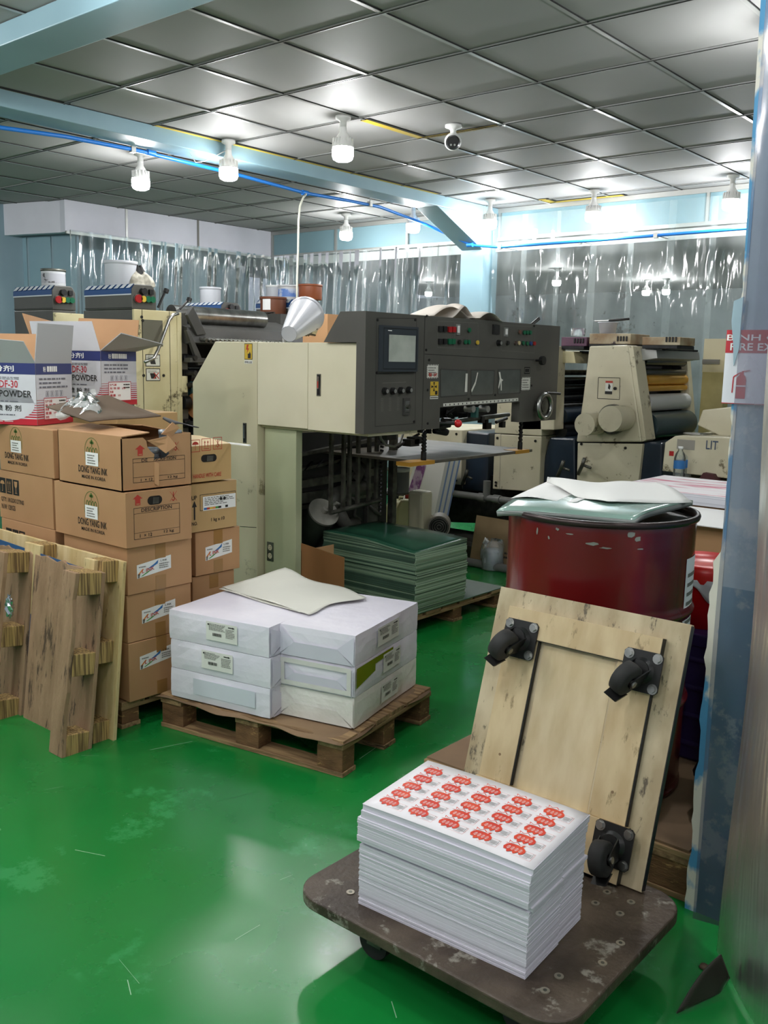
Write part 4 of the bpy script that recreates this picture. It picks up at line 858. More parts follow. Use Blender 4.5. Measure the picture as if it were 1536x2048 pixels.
# sheets over the drum
ZD = DZ+DH
def slope(pts, zc):
    return pts
sg = mat('glossy grey-green sheet', '8aa69c', .22, c2='7b988d', ns=3, stretch=(1, 3, 1), coat=.5); sge = mat('stacked sheet edge', 'a9aeab', .6, c2='4c5550', ns=3, stretch=(.3, .3, 180), contrast=.4)
gc = [P(993, 1018, z=ZD+.002), P(1268, 1044, z=ZD+.002), P(1386, 1003, z=ZD+.02), P(1110, 964, z=ZD+.02)]
t = thing('sheet_bundle', 'sagging bundle of grey-green glossy sheets laid over the red drum', 'paper sheets', tuple((gc[0]+gc[2])/2))
def gs(u, v, z=0):
    p = gc[0].lerp(gc[1], u).lerp(gc[3].lerp(gc[2], u), v); q = V3(p.x, p.y, ZD+.006+z)
    q.z += .016*v*(1-u)-.012*(1-u)**6-.016*(1-v)**8; return q
MB().sheet(lambda u, v: gs(u, v, .016), 18, 12, sge, th=.016).build('sheet_layers', t); MB().sheet(lambda u, v: gs(u, v, .0175), 18, 12, sg, th=.001).build('top_sheet', t)
wc = [P(1093, 965, z=ZD+.045), P(1150, 990, z=ZD+.035), P(1215, 1005, z=ZD+.03), P(1385, 1003, z=ZD+.03)]
we = [P(1096, 958, z=ZD+.06), P(1180, 962, z=ZD+.05), P(1250, 964, z=ZD+.04), P(1312, 963, z=ZD+.035)]
def fn(u, v):
    k = min(int(u*3), 2); f_ = u*3-k; a = wc[k].lerp(wc[k+1], f_); e = we[k].lerp(we[k+1], f_); p = a.lerp(e, v); p.z += .012*math.sin(v*PI)+.004*math.sin(u*12); return p
tag(MB().sheet(fn, 24, 10, mat('matt white sheet', 'e0e0dc', .6), th=.001).build('paper_sheet'), 'large white sheet lying crooked on top of the drum', 'paper sheet')
fn3 = lambda u, v: gs(-.02+u*.5, .25+v*.72, .021+.004*math.sin(u*6))
tag(MB().sheet(fn3, 12, 8, whitep, th=.0008).build('paper_sheet'), 'white sheet edge showing at the left on the drum beneath the green one', 'paper sheet')
# ================================================================ leaning dolly with casters
t = thing('furniture_dolly', 'plywood furniture dolly standing upright on the cart and leaning on the red drum', 'dolly', (-1.17, 2.10, .185), 0)
tilt = math.atan2(.195, .645); T = tr((-1.475, 2.108, .178)) @ Matrix.Rotation(-tilt, 4, 'X'); Wd, Hd = .585, .69
# local: x across, z up the board, y into the drum
MB().box((0, 0, 0), (Wd, .018, Hd), plyd, T).build('board', t, .002)
MB().box((.18, -.0006, .10), (.40, .001, .55), mat('clean plywood', 'd8c6a2', .5, c2='c9b48c', ns=7, stretch=(3, 1, 1), contrast=0.3), T).build('board_centre', t)
MB().box((Wd-.001, .0, .004), (Wd+.0015, .018, Hd-.004), black, T).build('edge_paint', t, label='black painted edge')
rt = .022
def rail(a, b_, nm='rail'):
    q = MB(); q.box((a[0], -rt, a[1]), (b_[0], -.0005, b_[1]), ply, T)
    q.box((a[0]+.001, -rt+.001, a[1]-.002), (b_[0]-.001, -.001, a[1]), black, T); q.box((b_[0], -rt+.001, a[1]), (b_[0]+.002, -.001, b_[1]), black, T); return q.build(nm, t, .0015)
rail((.055, .56), (.525, .64)); rail((.055, .0), (.525, .145))
for a in (.06, .41):
    q = MB(); q.box((a, -rt*.6, .145), (a+.105, -.0005, .56), ply, T); q.box((a+.105, -rt*.6, .147), (a+.110, -.001, .56), black, T)
    for z in (.22, .5): q.cyl(T @ V3(a+.055, -rt*.6-.0006, z), T @ V3(a+.055, -rt*.6+.002, z), .004, cardd, n=10)
    q.build('rail', t, .0015)
def caster(qx, qz, swing, wheel_right, brake=True, T0=T):
    T = T0 @ Matrix.Translation((qx, -.022, qz)) @ Matrix.Scale(1.2, 4); px_ = pz = rt = 0.0
    c = MB(); S_ = lambda x, y, z: V3(px_+x, -rt-y, pz+z)
    X = lambda v: T @ v
    # mounting plate with bolts
    c = MB(); o = S_(-.045, .0, -.045); c.prism([(-.045+px_, -.038+pz), (-.038+px_, -.045+pz), (.038+px_, -.045+pz), (.045+px_, -.038+pz), (.045+px_, .038+pz), (.038+px_, .045+pz), (-.038+px_, .045+pz), (-.045+px_, .038+pz)], 1, -rt-.004, -rt, black, T)
    root = c.build('caster', t, label='black swivel caster')
    for sx in (-1, 1):
        for sz in (-1, 1):
            c = MB(); c.cyl(X(S_(sx*.033, .004, sz*.033)), X(S_(sx*.033, .011, sz*.033)), 1.2*.0085, steel, n=6, smooth=False); c.cyl(X(S_(sx*.033, .004, sz*.033)), X(S_(sx*.033, .0055, sz*.033)), 1.2*.0115, steel, n=14); c.build('bolt', root, label='bright bolt head')
    c = MB(); c.cyl(X(S_(0, .004, 0)), X(S_(0, .012, 0)), 1.2*.030, black, r2=.026, n=24); c.cyl(X(S_(0, .012, 0)), X(S_(0, .016, 0)), 1.2*.020, steel, n=20); c.cyl(X(S_(0, .016, 0)), X(S_(0, .02, 0)), 1.2*.024, black, n=20); c.build('swivel', root)
    ca, sa = math.cos(swing), math.sin(swing); ax_ = V3(ca, 0, sa); sd = V3(-sa, 0, ca)          # wheel offset direction, axle direction
    wc_ = S_(0, .055, 0)+ax_*.022; c = MB()
    for s_ in (-1, 1):
        n1 = wc_+sd*(.0195*s_); nout = n1+sd*.0025*s_
        pts = [S_(0, .018, 0)-ax_*.018, S_(0, .018, 0)+ax_*.026, wc_+ax_*.014, wc_+V3(0, -.012, 0), wc_-ax_*.014]
        vs = [X(p+sd*(.0195*s_)) for p in pts]+[X(p+sd*(.0225*s_)) for p in pts]
        c.add(vs, [(0,1,2,3,4), (9,8,7,6,5)]+[(i, 5+i, 5+(i+1) % 5, (i+1) % 5) for i in range(5)], black)
    c.build('fork', root)
    c = MB(); prof = [(.012, -.0175), (.030, -.0175), (.0365, -.014), (.038, 0), (.0365, .014), (.030, .0175), (.012, .0175)]
    M_ = Matrix((( V3(0, 1, 0).x, ax_.x, sd.x, wc_.x), (1, ax_.y, sd.y, wc_.y), (0, ax_.z, sd.z, wc_.z), (0, 0, 0, 1)))
    c.lathe(prof, blackr, T @ M_, n=28); c.build('wheel', root, label='black rubber wheel')
    c = MB(); c.cyl(X(wc_-sd*.026), X(wc_+sd*.026), 1.2*.0075, steel, n=12); c.build('axle', root, label='steel axle')
    if brake:
        c = MB(); q = wc_+ax_*.030; 
        pts = [q+V3(0, .02, 0)-sd*.018, q+V3(0, .02, 0)+sd*.018, q+ax_*.022+sd*.016+V3(0, -.006, 0), q+ax_*.022-sd*.016+V3(0, -.006, 0)]
        vs = [X(p) for p in pts]+[X(p+V3(0, -.008, 0)) for p in pts]; c.add(vs, [(0,1,2,3), (7,6,5,4), (0,4,5,1), (1,5,6,2), (2,6,7,3), (3,7,4,0)], black); c.build('brake_lever', root)
def brd(px_, py_):
    """board coordinates seen at a place"""
    o = T @ V3(0, -rt, 0); n = (T.to_3x3() @ V3(0, -1, 0)); r = P(px_, py_, d=1)-EYEP; p = EYEP+r*((o-EYEP).dot(n)/r.dot(n)); q = T.inverted() @ p; return q.x, q.z
a, z = brd(1040, 1278); caster(a, z, math.radians(-115), 0)
a, z = brd(1283, 1342); caster(a, z, math.radians(-115), 0)
a, z = brd(1225, 1690); caster(a, z, math.radians(-80), 0)
caster(.11, .05, math.radians(-90), 0)
# ================================================================ paper cart in front
cm = mat('worn dark dolly board', '5c4f42', .5, c2='3a2f26', ns=6, contrast=0.3, c3='8c877c', ns3=10, th3=0.56, bump=.4, bs=50)
x0, x1, y0, y1, zt = -1.575, -.790, 1.535, 2.165, .172
t = thing('furniture_dolly', 'low worn brown dolly with rounded corners carrying the printed paper stack', 'dolly', ((x0+x1)/2, (y0+y1)/2, 0)); pts = []; r = .085
for cx_, cy_, a0 in ((x1-r, y1-r, 0), (x0+r, y1-r, PI/2), (x0+r, y0+r, PI), (x1-r, y0+r, 1.5*PI)):
    for i in range(9): a = a0+PI/2*i/8; pts.append((cx_+r*math.cos(a), cy_+r*math.sin(a)))
MB().prism(pts, 2, zt-.032, zt, cm).build('board', t, .006, seg=3)
riv = mat('dull rivet', 'a39c8d', .4, metal=.6)
for (px_, py_) in ((701, 1785), (1191, 1807), (1214, 1785), (1240, 1828), (1262, 1805), (1241, 1887), (1205, 1927), (1118, 1953), (1090, 1982)):
    c = P(px_, py_, z=zt); q = MB(); q.cyl(c, c+V3(0, 0, .0022), .0105, riv, n=16); q.cyl(c+V3(0, 0, .0022), c+V3(0, 0, .003), .0045, steeld, n=8); q.build('bolt', t, label='worn round bolt head')
for cx_, cy_ in ((x0+.19, y0+.13), (x1-.17, y0+.14), (x1-.17, y1-.14), (x0+.19, y1-.14)):
    q = MB(); q.box((cx_-.045, cy_-.045, zt-.045), (cx_+.045, cy_+.045, zt-.032), woody); q.box((cx_-.04, cy_-.032, zt-.05), (cx_+.04, cy_+.032, zt-.045), steeld)
    root = q.build('caster', t); q = MB()
    for s_ in (-1, 1): q.box((cx_-.02, cy_+s_*.02-.002, .04), (cx_+.025, cy_+s_*.02+.002, zt-.05), steeld)
    q.build('fork', root); MB().cyl((cx_-.005, cy_-.016, .046), (cx_-.005, cy_+.016, .046), .045, blackr, n=24).build('wheel', root)
# stack
SF = P(1050, 1960, z=zt); SL = P(717, 1807, z=zt); SR = P(1167, 1840, z=zt)
su = (SF-SL).normalized(); sv = V3(-su.y, su.x, 0); Ls = (SF-SL).length; Ws = (SR-SF).length*.985
pe = mat('white sheet edges', 'eae6f2', .7, c2='d0ccd8', ns=3, stretch=(.3, .3, 110), contrast=.5, det=4)
t = thing('paper_stack', 'tall stack of trimmed white paper with a thin groove, on the low wooden dolly', 'paper stack', tuple(SL)); R_ = random.Random(21); H0 = .262
b = MB(); z = zt+.0005; T = Matrix(((su.x, sv.x, 0, SL.x), (su.y, sv.y, 0, SL.y), (0, 0, 1, 0), (0, 0, 0, 1)))
g_ = Ws*.56; lifts = []
while z < zt+H0-.035:
    h = R_.choice((.0015, .002, .003, .005, .008)); 
    rel = (z-zt)/H0; dxx = R_.uniform(-.0012, .0012); dyy = R_.uniform(-.0012, .0012)+(-.0015 if rel > .62 else 0)
    if .60 < rel < .64: dyy += .006; dxx += .004
    ov = .006*max(0, rel-.55)
    b.box((dxx+R_.uniform(-.001, .001)-(.004 if rel > .64 else 0), dyy-(.003 if rel > .64 else 0), z), (Ls+dxx+.003*rel, g_-.0004, z+h-.0002), pe, T); b.box((dxx, g_+.0035, z), (Ls+dxx+.003*rel-.003, Ws+dyy+.002*rel, z+h-.0002), pe, T); z += h
b.build('sheet_pile', t)
# upper sheets: gentle bow
topz = zt+H0
def bow(u, v): return -.004*u**2+.003*math.sin(u*PI)+.014*v
nl = 9; b = MB(); zb = z
for k in range(nl):
    za = zb+(topz-zb)*k/nl; th = (topz-zb)/nl-.0003; dxx = R_.uniform(-.001, .001)
    sh = .010 if k >= nl-4 else 0
    b.sheet(lambda u, v: T @ V3(Ls*u*1.0+dxx+(.003 if k < 5 else .004), Ws*v+(.005 if k >= nl-4 else 0), za+th+bow(u, v)*(k+1)/nl), 12, 4, pe, th=th, smooth=False)
b.build('upper_sheets', t)
lr = mat('label red print', 'd0331f', .5, c2='dd4a28', ns=30); lo = mat('label thin red line', 'e08a80', .5); lg = mat('label grey print', '9a9a9a', .5)
t2 = MB(); sheetw = mat('printed sheet white', 'e9e6ea', .5)
ZS = topz+.0004
t2.sheet(lambda u, v: T @ V3(-.001+Ls*u+.004, .004+(Ws-.0)*v, ZS+bow(u, v)), 16, 6, sheetw, th=.0003)
class Top(Face):
    def at(s, a, b, k=1): return T @ V3(a, b, ZS+.0003*k+.0004+bow(min(1, max(0, (a-.004)/Ls)), min(1, max(0, b/Ws))))
F = Top(t2, (0, 0, 0), (1, 0, 0), (0, 1, 0))
mx, my = .016, .022; lw, lh = (Ls-2*mx)/5, (Ws-2*my)/5
for i in range(5):
    for j in range(5):
        a = mx+.004+lw*i; c = my+.004+lh*j; w_, h_ = lw*.96, lh*.86; q = lambda x, y: (a+w_*x, c+h_*y)
        q = lambda x, y: (a+w_*x*1.32, c+h_*(y+.20)); F.poly([q(.02, .62), q(.10, .70), q(.06, .98), q(.17, .84), q(.26, 1.0), q(.33, .84), q(.44, .92), q(.42, .70)], lr, 1); F.poly([q(.08, .66), q(.11, .74), q(.09, .88), q(.18, .78), q(.26, .92), q(.32, .78), q(.39, .84), q(.38, .70)], sheetw, 2)
        F.lines(*q(.13, .68), *q(.36, .78), 1, lg, 3, i); q = lambda x, y: (a+w_*x*1.38, c+h_*(y*1.34))
        F.poly([q(.06, .34), q(.08, .52), q(.14, .66), q(.28, .70), q(.42, .66), q(.50, .52), q(.52, .38), q(.50, .22), q(.44, .12), q(.40, .26), q(.34, .04), q(.28, .18), q(.20, .02), q(.16, .2), q(.10, .16)], lr, 3)
        for k in range(4):
            s_ = .14+.085*k; F.frame(*q(s_, .28), *q(s_+.055, .46), .0006, sheetw, 4); F.rect(*q(s_+.024, .24), *q(s_+.033, .50), sheetw, 4)
        q = lambda x, y: (a+w_*x, c+h_*y); x = .74
        while x < .90: F.rect(*q(x, .2), *q(x+.012, .56), lg, 2); x += .022
        F.lines(*q(.92, .2), *q(.98, .72), 4, lg, 2, j+3); F.lines(*q(.66, .06), *q(.95, .16), 2, lg, 2, j+8)
        F.line(q(.5, .72), q(.99, .72), .0006, lo, 1); F.line(q(.99, .72), q(.99, 0), .0006, lo, 1); F.line(q(.99, 0), q(.4, 0), .0006, lo, 1)
tag(t2.build('printed_sheet'), 'sheet printed with a five by five grid of red labels on the front paper stack', 'printed sheet')
# ---------------------------------------------------------------- things between the drum and the column
redp = mat('bright red bucket', 'cc1116', .3); purp = mat('dark purple container', '2f2450', .35)
c = P(1402, 1240, y=3.20); t = thing('red_bucket', 'bright red plastic bucket with lid between the drum and the column', 'bucket', (c.x, c.y, c.z)); T = tr((c.x+.0, c.y, c.z)); hb = P(1402, 1120, y=3.20).z-c.z
MB().lathe([(0, 0), (.125, 0), (.140, hb*.9), (.140, hb)], redp, T, n=36).build('bucket_body', t)
MB().lathe([(.146, hb-.055), (.152, hb-.03), (.150, hb), (.135, hb+.008), (.125, hb-.004), (0, hb-.004)], mat('red lid', 'e0261f', .3), T, n=36).build('lid', t)
def fn(u, v): a = base_a-1.1+2.6*u; return T @ V3((.150+.006*math.sin(u*30))*math.cos(a), (.150+.006*math.sin(u*30))*math.sin(a), hb-.04-v*(.05+.03*math.sin(u*17)))
MB().sheet(fn, 40, 4, mat('torn white tape', 'd8d8d8', .4), th=.001).build('torn_tape', t, label='torn white tape')
zc = c.z-.001; t = thing('plastic_crate', 'dark purple ribbed plastic container standing under the red bucket', 'container', (c.x, c.y, 0)); b = MB()
b.box((c.x-.2, c.y-.17, .153), (c.x+.2, c.y+.2, zc), purp)
for k in range(4): b.box((c.x-.207, c.y-.177, .2+.1*k), (c.x+.207, c.y+.207, .225+.1*k), purp)
b.build('crate_body', t, .01); MB().box((c.x-.21, c.y-.18, zc-.045), (c.x+.21, c.y+.21, zc-.0005), purp).build('rim', t, .006)
for v in (): pass
c = P(1375, 1450, y=2.78); b = MB()
def fn(u, v):
    a, e = 2*PI*u, PI*v; r = 1+.12*math.sin(a*4+e*3)+.08*math.sin(e*7+a*2); return V3(-.93+.085*r*math.cos(a)*math.sin(e), 2.80+.13*r*math.sin(a)*math.sin(e), .29+.135*math.cos(e)*(1+.06*math.sin(a*5)))
b.sheet(fn, 24, 14, mat('black bag', '26262b', .35, bump=.4, bs=30)); tag(b.build('rubbish_bag'), 'crumpled black bag tucked between drum and column', 'bag')
pkt = mat('pink printed sheets', 'c25a78', .5, c2='e0dcdf', ns=3, fac=.42, contrast=.15, stretch=(1, 6, 1)); 
c0 = P(1290, 975, y=4.6); t = thing('paper_stack', 'low stack of white sheets with pink print behind the drum', 'paper stack', (c0.x+.5, 4.8, c0.z-.03)); zq = P(1350, 985, y=4.35).z
MB().prism([(-2.15, 4.35), (-1.35, 4.35), (-1.35, 5.0), (-2.15, 5.0)], 2, zq-.05, zq, mat('stacked white edges', 'dcdde2', .6, c2='9a9ba6', ns=3, stretch=(.3, .3, 90), contrast=.5)).build('sheet_pile', t)
MB().box((-2.14, 4.36, zq), (-1.36, 4.99, zq+.001), pkt).build('top_sheet', t, label='pink printed top sheet')
zp = zq-.05; q = pallet('pallet', 'tall box pallet hidden under the pink printed stack', (-1.75, 4.68), 0, .8, .6, H=.14)
t, b, F, FL, FT = carton('brown carton below the pink printed stack behind the drum', -2.14, -1.36, 4.37, 4.98, .142, zp, card, group='cartons by the right press'); b.build('box_body', t, .004)
wq = [P(1330, 1020, y=4.0), P(1460, 1052, y=4.0), P(1460, 1000, y=4.5), P(1385, 1001, y=4.5)]
def fn(u, v): p = wq[0].lerp(wq[1], u).lerp(wq[3].lerp(wq[2], u), v); return p
za = P(1400, 1048, y=3.9).z
tag(MB().prism([(-1.95, 3.85), (-1.2, 3.85), (-1.2, 4.34), (-1.80, 4.34)], 2, za, za+.004, whitep).build('paper_sheet'), 'plain white sheet hanging over the box edge beside the column', 'paper sheet')
t, b, F, FL, FT = carton('brown corrugated carton beside the column, below a white sheet', -1.88, -1.22, 3.92, 4.32, .0, za-.001, card, group='cartons by the right press'); b.build('box_body', t, .004)
# ================================================================ sheet feeder with its control console
FY, FX = 3.62, -3.156          # plane of the cream doors, plane of the console face
px_y = lambda x, y: P(x, y, y=FY)
t = thing('sheet_feeder', 'big cream and dark grey press feeder with touchscreen console in the middle of the room', 'printing machine', (-3.9, 4.5, 0)); FE = t
b = MB(); o = [px_y(385, 765), px_y(430, 683), px_y(512, 683)]
zt_ = o[1].z; xl, xm = o[0].x, px_y(514, 700).x
b.prism([(xl, 0), (xl, o[0].z), (o[1].x, zt_), (xm, zt_), (xm, 0)], 1, FY, 4.78, cream)
F = Face(b, (0, FY, 0), (1, 0, 0), (0, 0, 1)); F.line(F.px(480, 1053), F.px(513, 1055), .003, seam); b.build('side_cabinet', t, .004)
b = MB(); x2, x3, x4 = px_y(616, 700).x, px_y(721, 700).x, px_y(592, 860).x; zb0 = px_y(514, 845).z; zb1 = px_y(722, 866).z; zt1 = px_y(722, 686).z
b.box((xm+.004, FY+.03, 1.10), (FX-.02, 4.06, zt_-.004), cream); b.build('upper_cabinet', t, .003)
for i, (a, c) in enumerate(((xm+.004, x2-.0015), (x2+.0015, x3))):
    q = MB().box((a, FY, 1.115-.004*i), (c, FY+.028, zt_-.002), creamclean); d_ = q.build('cabinet_door', t, .003)
    if i:
        q = MB(); F = Face(q, (0, FY, 0), (1, 0, 0), (0, 0, 1)); u, v = F.px(638, 770); F.slab(u-.014, v-.058, u+.014, v+.058, .004, steeld); F.slab(u-.010, v-.052, u+.010, v+.052, .0045, blackm); F.slab(u-.006, v-.02, u+.006, v+.045, .009, steel); F.rect(u-.004, v-.015, u+.004, v+.02, inkred, 12); q.build('door_handle', d_)
q = MB(); F = Face(q, (0, FY, 0), (1, 0, 0), (0, 0, 1)); u, v = F.px(490, 866); F.slab(u-.014, v-.058, u+.014, v+.058, .004, steeld); F.slab(u-.010, v-.052, u+.010, v+.052, .0045, blackm); F.slab(u-.006, v-.03, u+.006, v+.045, .009, steel); q.build('door_handle', t)
q = MB(); F = Face(q, (0, FY, 0), (1, 0, 0), (0, 0, 1)); u, v = F.px(497, 703); F.rect(u-.034, v-.045, u+.034, v+.045, ink, 1); F.rect(u-.031, v-.042, u+.031, v+.042, yel, 2)
F.poly([(u-.012, v+.038), (u+.006, v+.038), (u-.004, v+.018), (u+.008, v+.018), (u-.012, v-.012), (u-.006, v+.010), (u-.018, v+.010)], inkred, 3); F.poly([(u-.004, v-.038), (u+.02, v-.038), (u+.022, v-.015), (u+.012, v+.0), (u+.008, v-.012), (u-.004, v-.012)], ink, 3)
F.rect(u-.034, v-.068, u+.034, v-.05, whitep, 1); F.text('感電注意', u-.03, v-.066, u+.03, v-.053, inkg, 3); q.build('warning_sticker', t, label='yellow lightning bolt warning sticker')
# recessed green-cream post
b = MB(); xp = P(592, 900, y=FY+.05).x; b.box((xm+.01, FY+.05, 0), (xp, FY+.10, 1.11), green_cream); b.build('post', t, .003)
q = MB(); F = Face(q, (0, FY+.05, 0), (1, 0, 0), (0, 0, 1)); u, v = F.px(541, 1103); F.slab(u-.026, v-.056, u+.026, v+.056, .004, steeld)
for s_ in (-1, 1):
    F.e = .0045; F.disc(u, v+s_*.025, .017, mat('beige outlet', 'd8cfb5', .5), 1); F.rect(u-.009, v+s_*.025+.001, u-.006, v+s_*.025+.009, black, 1.2); F.rect(u+.006, v+s_*.025+.001, u+.009, v+s_*.025+.009, black, 1.2); F.disc(u, v+s_*.025-.007, .003, black, 1.2, 8)
F.disc(u, v, .003, black, 1.2, 8); q.build('power_outlet', t)
# console
xa, xb_, xc = px_y(655, 683).x, px_y(680, 620).x, FX
ztop = P(735, 622, x=FX).z; zbot = P(735, 868, x=FX).z; ye = P(1121, 645, x=FX).y; yd = P(848, 700, x=FX).y
YS = FY-.03
yA, zA = P(879, 850, x=FX).y, P(879, 815, x=FX).z; yB_, zB = P(1039, 820, x=FX).y, P(1039, 804, x=FX).z
b = MB(); b.prism([(YS, zbot), (YS, ztop), (ye, ztop), (ye, zbot+.005), (yB_, zbot+.005), (yB_, zB), (yA, zA), (yA, zbot+.002)], 0, FX-.06, FX, grey)
b.prism([(xa, zt_), (xb_+.03, ztop), (FX-.06, ztop), (FX-.06, zt_)], 1, YS, ye, grey); b.box((FX-.055, YS, zbot), (x3+.004, FY+.03, zt_), grey)
F = Face(b, (FX, 0, 0), (0, 1, 0), (0, 0, 1), .0006)
F.line((yd, zbot+.003), (yd, ztop-.002), .004, seam); 
def ol(p0, p1, p2, p3, th=.002, mt=seam):
    q_ = [F.px(*p) for p in (p0, p1, p2, p3)]
    for i in range(4): F.line(q_[i], q_[(i+1) % 4], th, mt, 1)
F.line(F.px(849, 708), F.px(1068, 720), .003, seam)
ol((753, 636), (833, 637), (830, 847), (750, 853)); ol((752, 747), (832, 745), (831, 746), (752, 748))
ol((875, 642), (956, 646), (956, 698), (875, 695), .0015, inkg); ol((1003, 650), (1070, 654), (1068, 706), (1003, 701), .0015, inkg); F.line(F.px(909, 644), F.px(909, 698), .0015, inkg); F.line(F.px(938, 646), F.px(938, 698), .0015, inkg)
F.line(F.px(765, 766), F.px(812, 764), .002, inkg)
for i in range(3):
    for j in range(4): u, v = F.px(764+16*i, 799+7*j-i); F.frame(u-.008, v-.006, u+.008, v+.006, .0015, inkg)
b.build('console_panel', t, .003)
q = MB(); F = Face(q, (FX, 0, 0), (0, 1, 0), (0, 0, 1), .0006)
(u0, v1), (u1, _), (_, v0) = F.px(758, 650), F.px(831, 655), F.px(758, 743)
F.slab(u0, v0, u1, v1, .022, mat('screen bezel', '33393f', .35)); F.e = .0226; F.frame(u0+.012, v0+.012, u1-.012, v1-.012, .004, black, 1)
pa, pb = F.px(771, 669), F.px(823, 724); F.rect(pa[0], pb[1], pb[0], pa[1], mat('touchscreen glass', 'b4bab0', .12, c2='a3aaa0', ns=9, coat=.5), 1.1)
F.text('Proface', pa[0]-.012, pa[1]+.018, pa[0]+.03, pa[1]+.027, whitep, 1.1) if False else F.rect(pa[0]-.010, pa[1]+.018, pa[0]+.022, pa[1]+.022, whitep, 1.1)
q.build('touchscreen', t)
def btn(x, y, m_, r=.0115, sq=False, name='button', h=.012):
    q = MB(); F = Face(q, (FX, 0, 0), (0, 1, 0), (0, 0, 1), .0006); u, v = F.px(x, y)
    if sq: F.slab(u-r, v-r, u+r, v+r, h, m_)
    else: F.knob(u, v, r*1.2, .005, steeld); F.knob(u, v, r, h, m_)
    return q.build(name, t)
sq = [(879, 658, black), (888, 658, black), (898, 659, red), (906, 659, red), (879, 683, black), (888, 683, black), (898, 683, grn), (905, 683, grn)]
for x, y, m_ in sq: btn(x, y, m_, .015, True)
for x, y, m_ in ((937, 660, grn), (929, 684, grn), (936, 684, grn), (953, 685, yel), (1038, 664, mat('brown button', '6b4a3c', .4)), (1047, 665, grn), (1053, 665, grn), (1059, 665, grn), (1045, 686, grn), (1053, 687, grn), (1060, 687, mat('blue button', '1e3f7a', .35)), (1067, 687, red), (1030, 686, mat('dark knob', '4a3a33', .4)), (1036, 686, mat('beige button', 'cdbb8e', .4)), (1014, 686, black), (917, 684, black)): btn(x, y, m_, .0125)
for x, y in ((996, 686), (768, 782), (784, 782), (800, 781), (816, 780)):
    q = MB(); F = Face(q, (FX, 0, 0), (0, 1, 0), (0, 0, 1), .0006); u, v = F.px(x, y); F.knob(u, v, .019, .012, black, 18); F.knob(u, v, .014, .024, black, 18); F.e = .0245; F.disc(u, v, .011, alu, 1); q.build('rotary_knob', t)
for x, y, w_, h_, m_ in ((915, 659, .016, .03, alu), (991, 659, .035, .028, black), (1011, 664, .018, .026, alu)):
    q = MB(); F = Face(q, (FX, 0, 0), (0, 1, 0), (0, 0, 1), .0006); u, v = F.px(x, y); F.slab(u-w_, v-h_, u+w_, v+h_, .008, m_); F.e = .0085; F.rect(u-w_*.7, v-h_*.6, u+w_*.7, v+h_*.7, seam if m_ is black else whitep, 1); q.build('meter', t)
q = MB(); F = Face(q, (FX, 0, 0), (0, 1, 0), (0, 0, 1), .0006); u, v = F.px(811, 813); F.slab(u-.026, v-.045, u+.026, v+.045, .01, grey2); F.slab(u-.018, v-.03, u+.018, v+.03, .013, steel); F.knob(u, v, .012, .03, steeld); q.build('key_switch', t)
for (x, y) in ((858, 720), (855, 780), (855, 847), (755, 640), (830, 640), (753, 745), (828, 843), (1063, 771), (1068, 652), (853, 632), (852, 700), (937, 798), (990, 790)):
    q = MB(); F = Face(q, (FX, 0, 0), (0, 1, 0), (0, 0, 1), .0006); u, v = F.px(x, y); F.knob(u, v, .007, .004, black, 8); q.build('screw', t)
stick = mat('white sticker', 'd8d8ce', .55)
for nm, x0, y0, x1, y1, c_, lb in (('sticker', 853, 729, 877, 757, stick, 'white caution sticker with dotted border'), ('sticker', 860, 763, 877, 791, yel, 'yellow fan warning sticker'), ('sticker', 1042, 754, 1061, 781, stick, 'white printed sticker'), ('sticker', 1048, 734, 1060, 748, seam, 'small dark sticker')):
    q = MB(); F = Face(q, (FX, 0, 0), (0, 1, 0), (0, 0, 1), .0006); a, c = F.px(x0, y1), F.px(x1, y0); F.rect(a[0], a[1], c[0], c[1], c_)
    W_, H_ = c[0]-a[0], c[1]-a[1]
    if c_ is yel:
        m1, m2 = (a[0]+c[0])/2-.004, (a[1]+c[1])/2+.01
        for k in range(4): an = PI/4+PI/2*k-PI/4; F.poly([(m1, m2), (m1+.026*math.cos(an-.3), m2+.026*math.sin(an-.3)), (m1+.026*math.cos(an+.3), m2+.026*math.sin(an+.3))], ink, 2)
        F.rect(a[0]+W_*.6, a[1]+.004, c[0]-.008, a[1]+.025, ink, 2); F.rect(a[0], a[1]-.02, c[0], a[1]-.004, stick, 1); F.lines(a[0]+.004, a[1]-.018, c[0]-.004, a[1]-.006, 1, ink, 2)
    elif c_ is stick:
        n = 7
        for k in range(n): s_ = a[0]+W_*k/n; F.rect(s_, a[1], s_+W_/n*.5, a[1]+.006, ink, 2); F.rect(s_, c[1]-.006, s_+W_/n*.5, c[1], ink, 2); z_ = a[1]+H_*k/n; F.rect(a[0], z_, a[0]+.005, z_+H_/n*.5, ink, 2); F.rect(c[0]-.005, z_, c[0], z_+H_/n*.5, ink, 2)
        F.lines(a[0]+.012, a[1]+.012, c[0]-.012, c[1]-.012, 4, inkg, 2, 3)
        if x0 < 1000: F.text('警 誡', a[0]+.015, a[1]+.010, c[0]-.012, a[1]+.03, inkred, 3)
    else: F.frame(a[0]+.006, a[1]+.008, c[0]-.006, c[1]-.008, .003, inkg, 2)
    q.build(nm, t, label=lb)
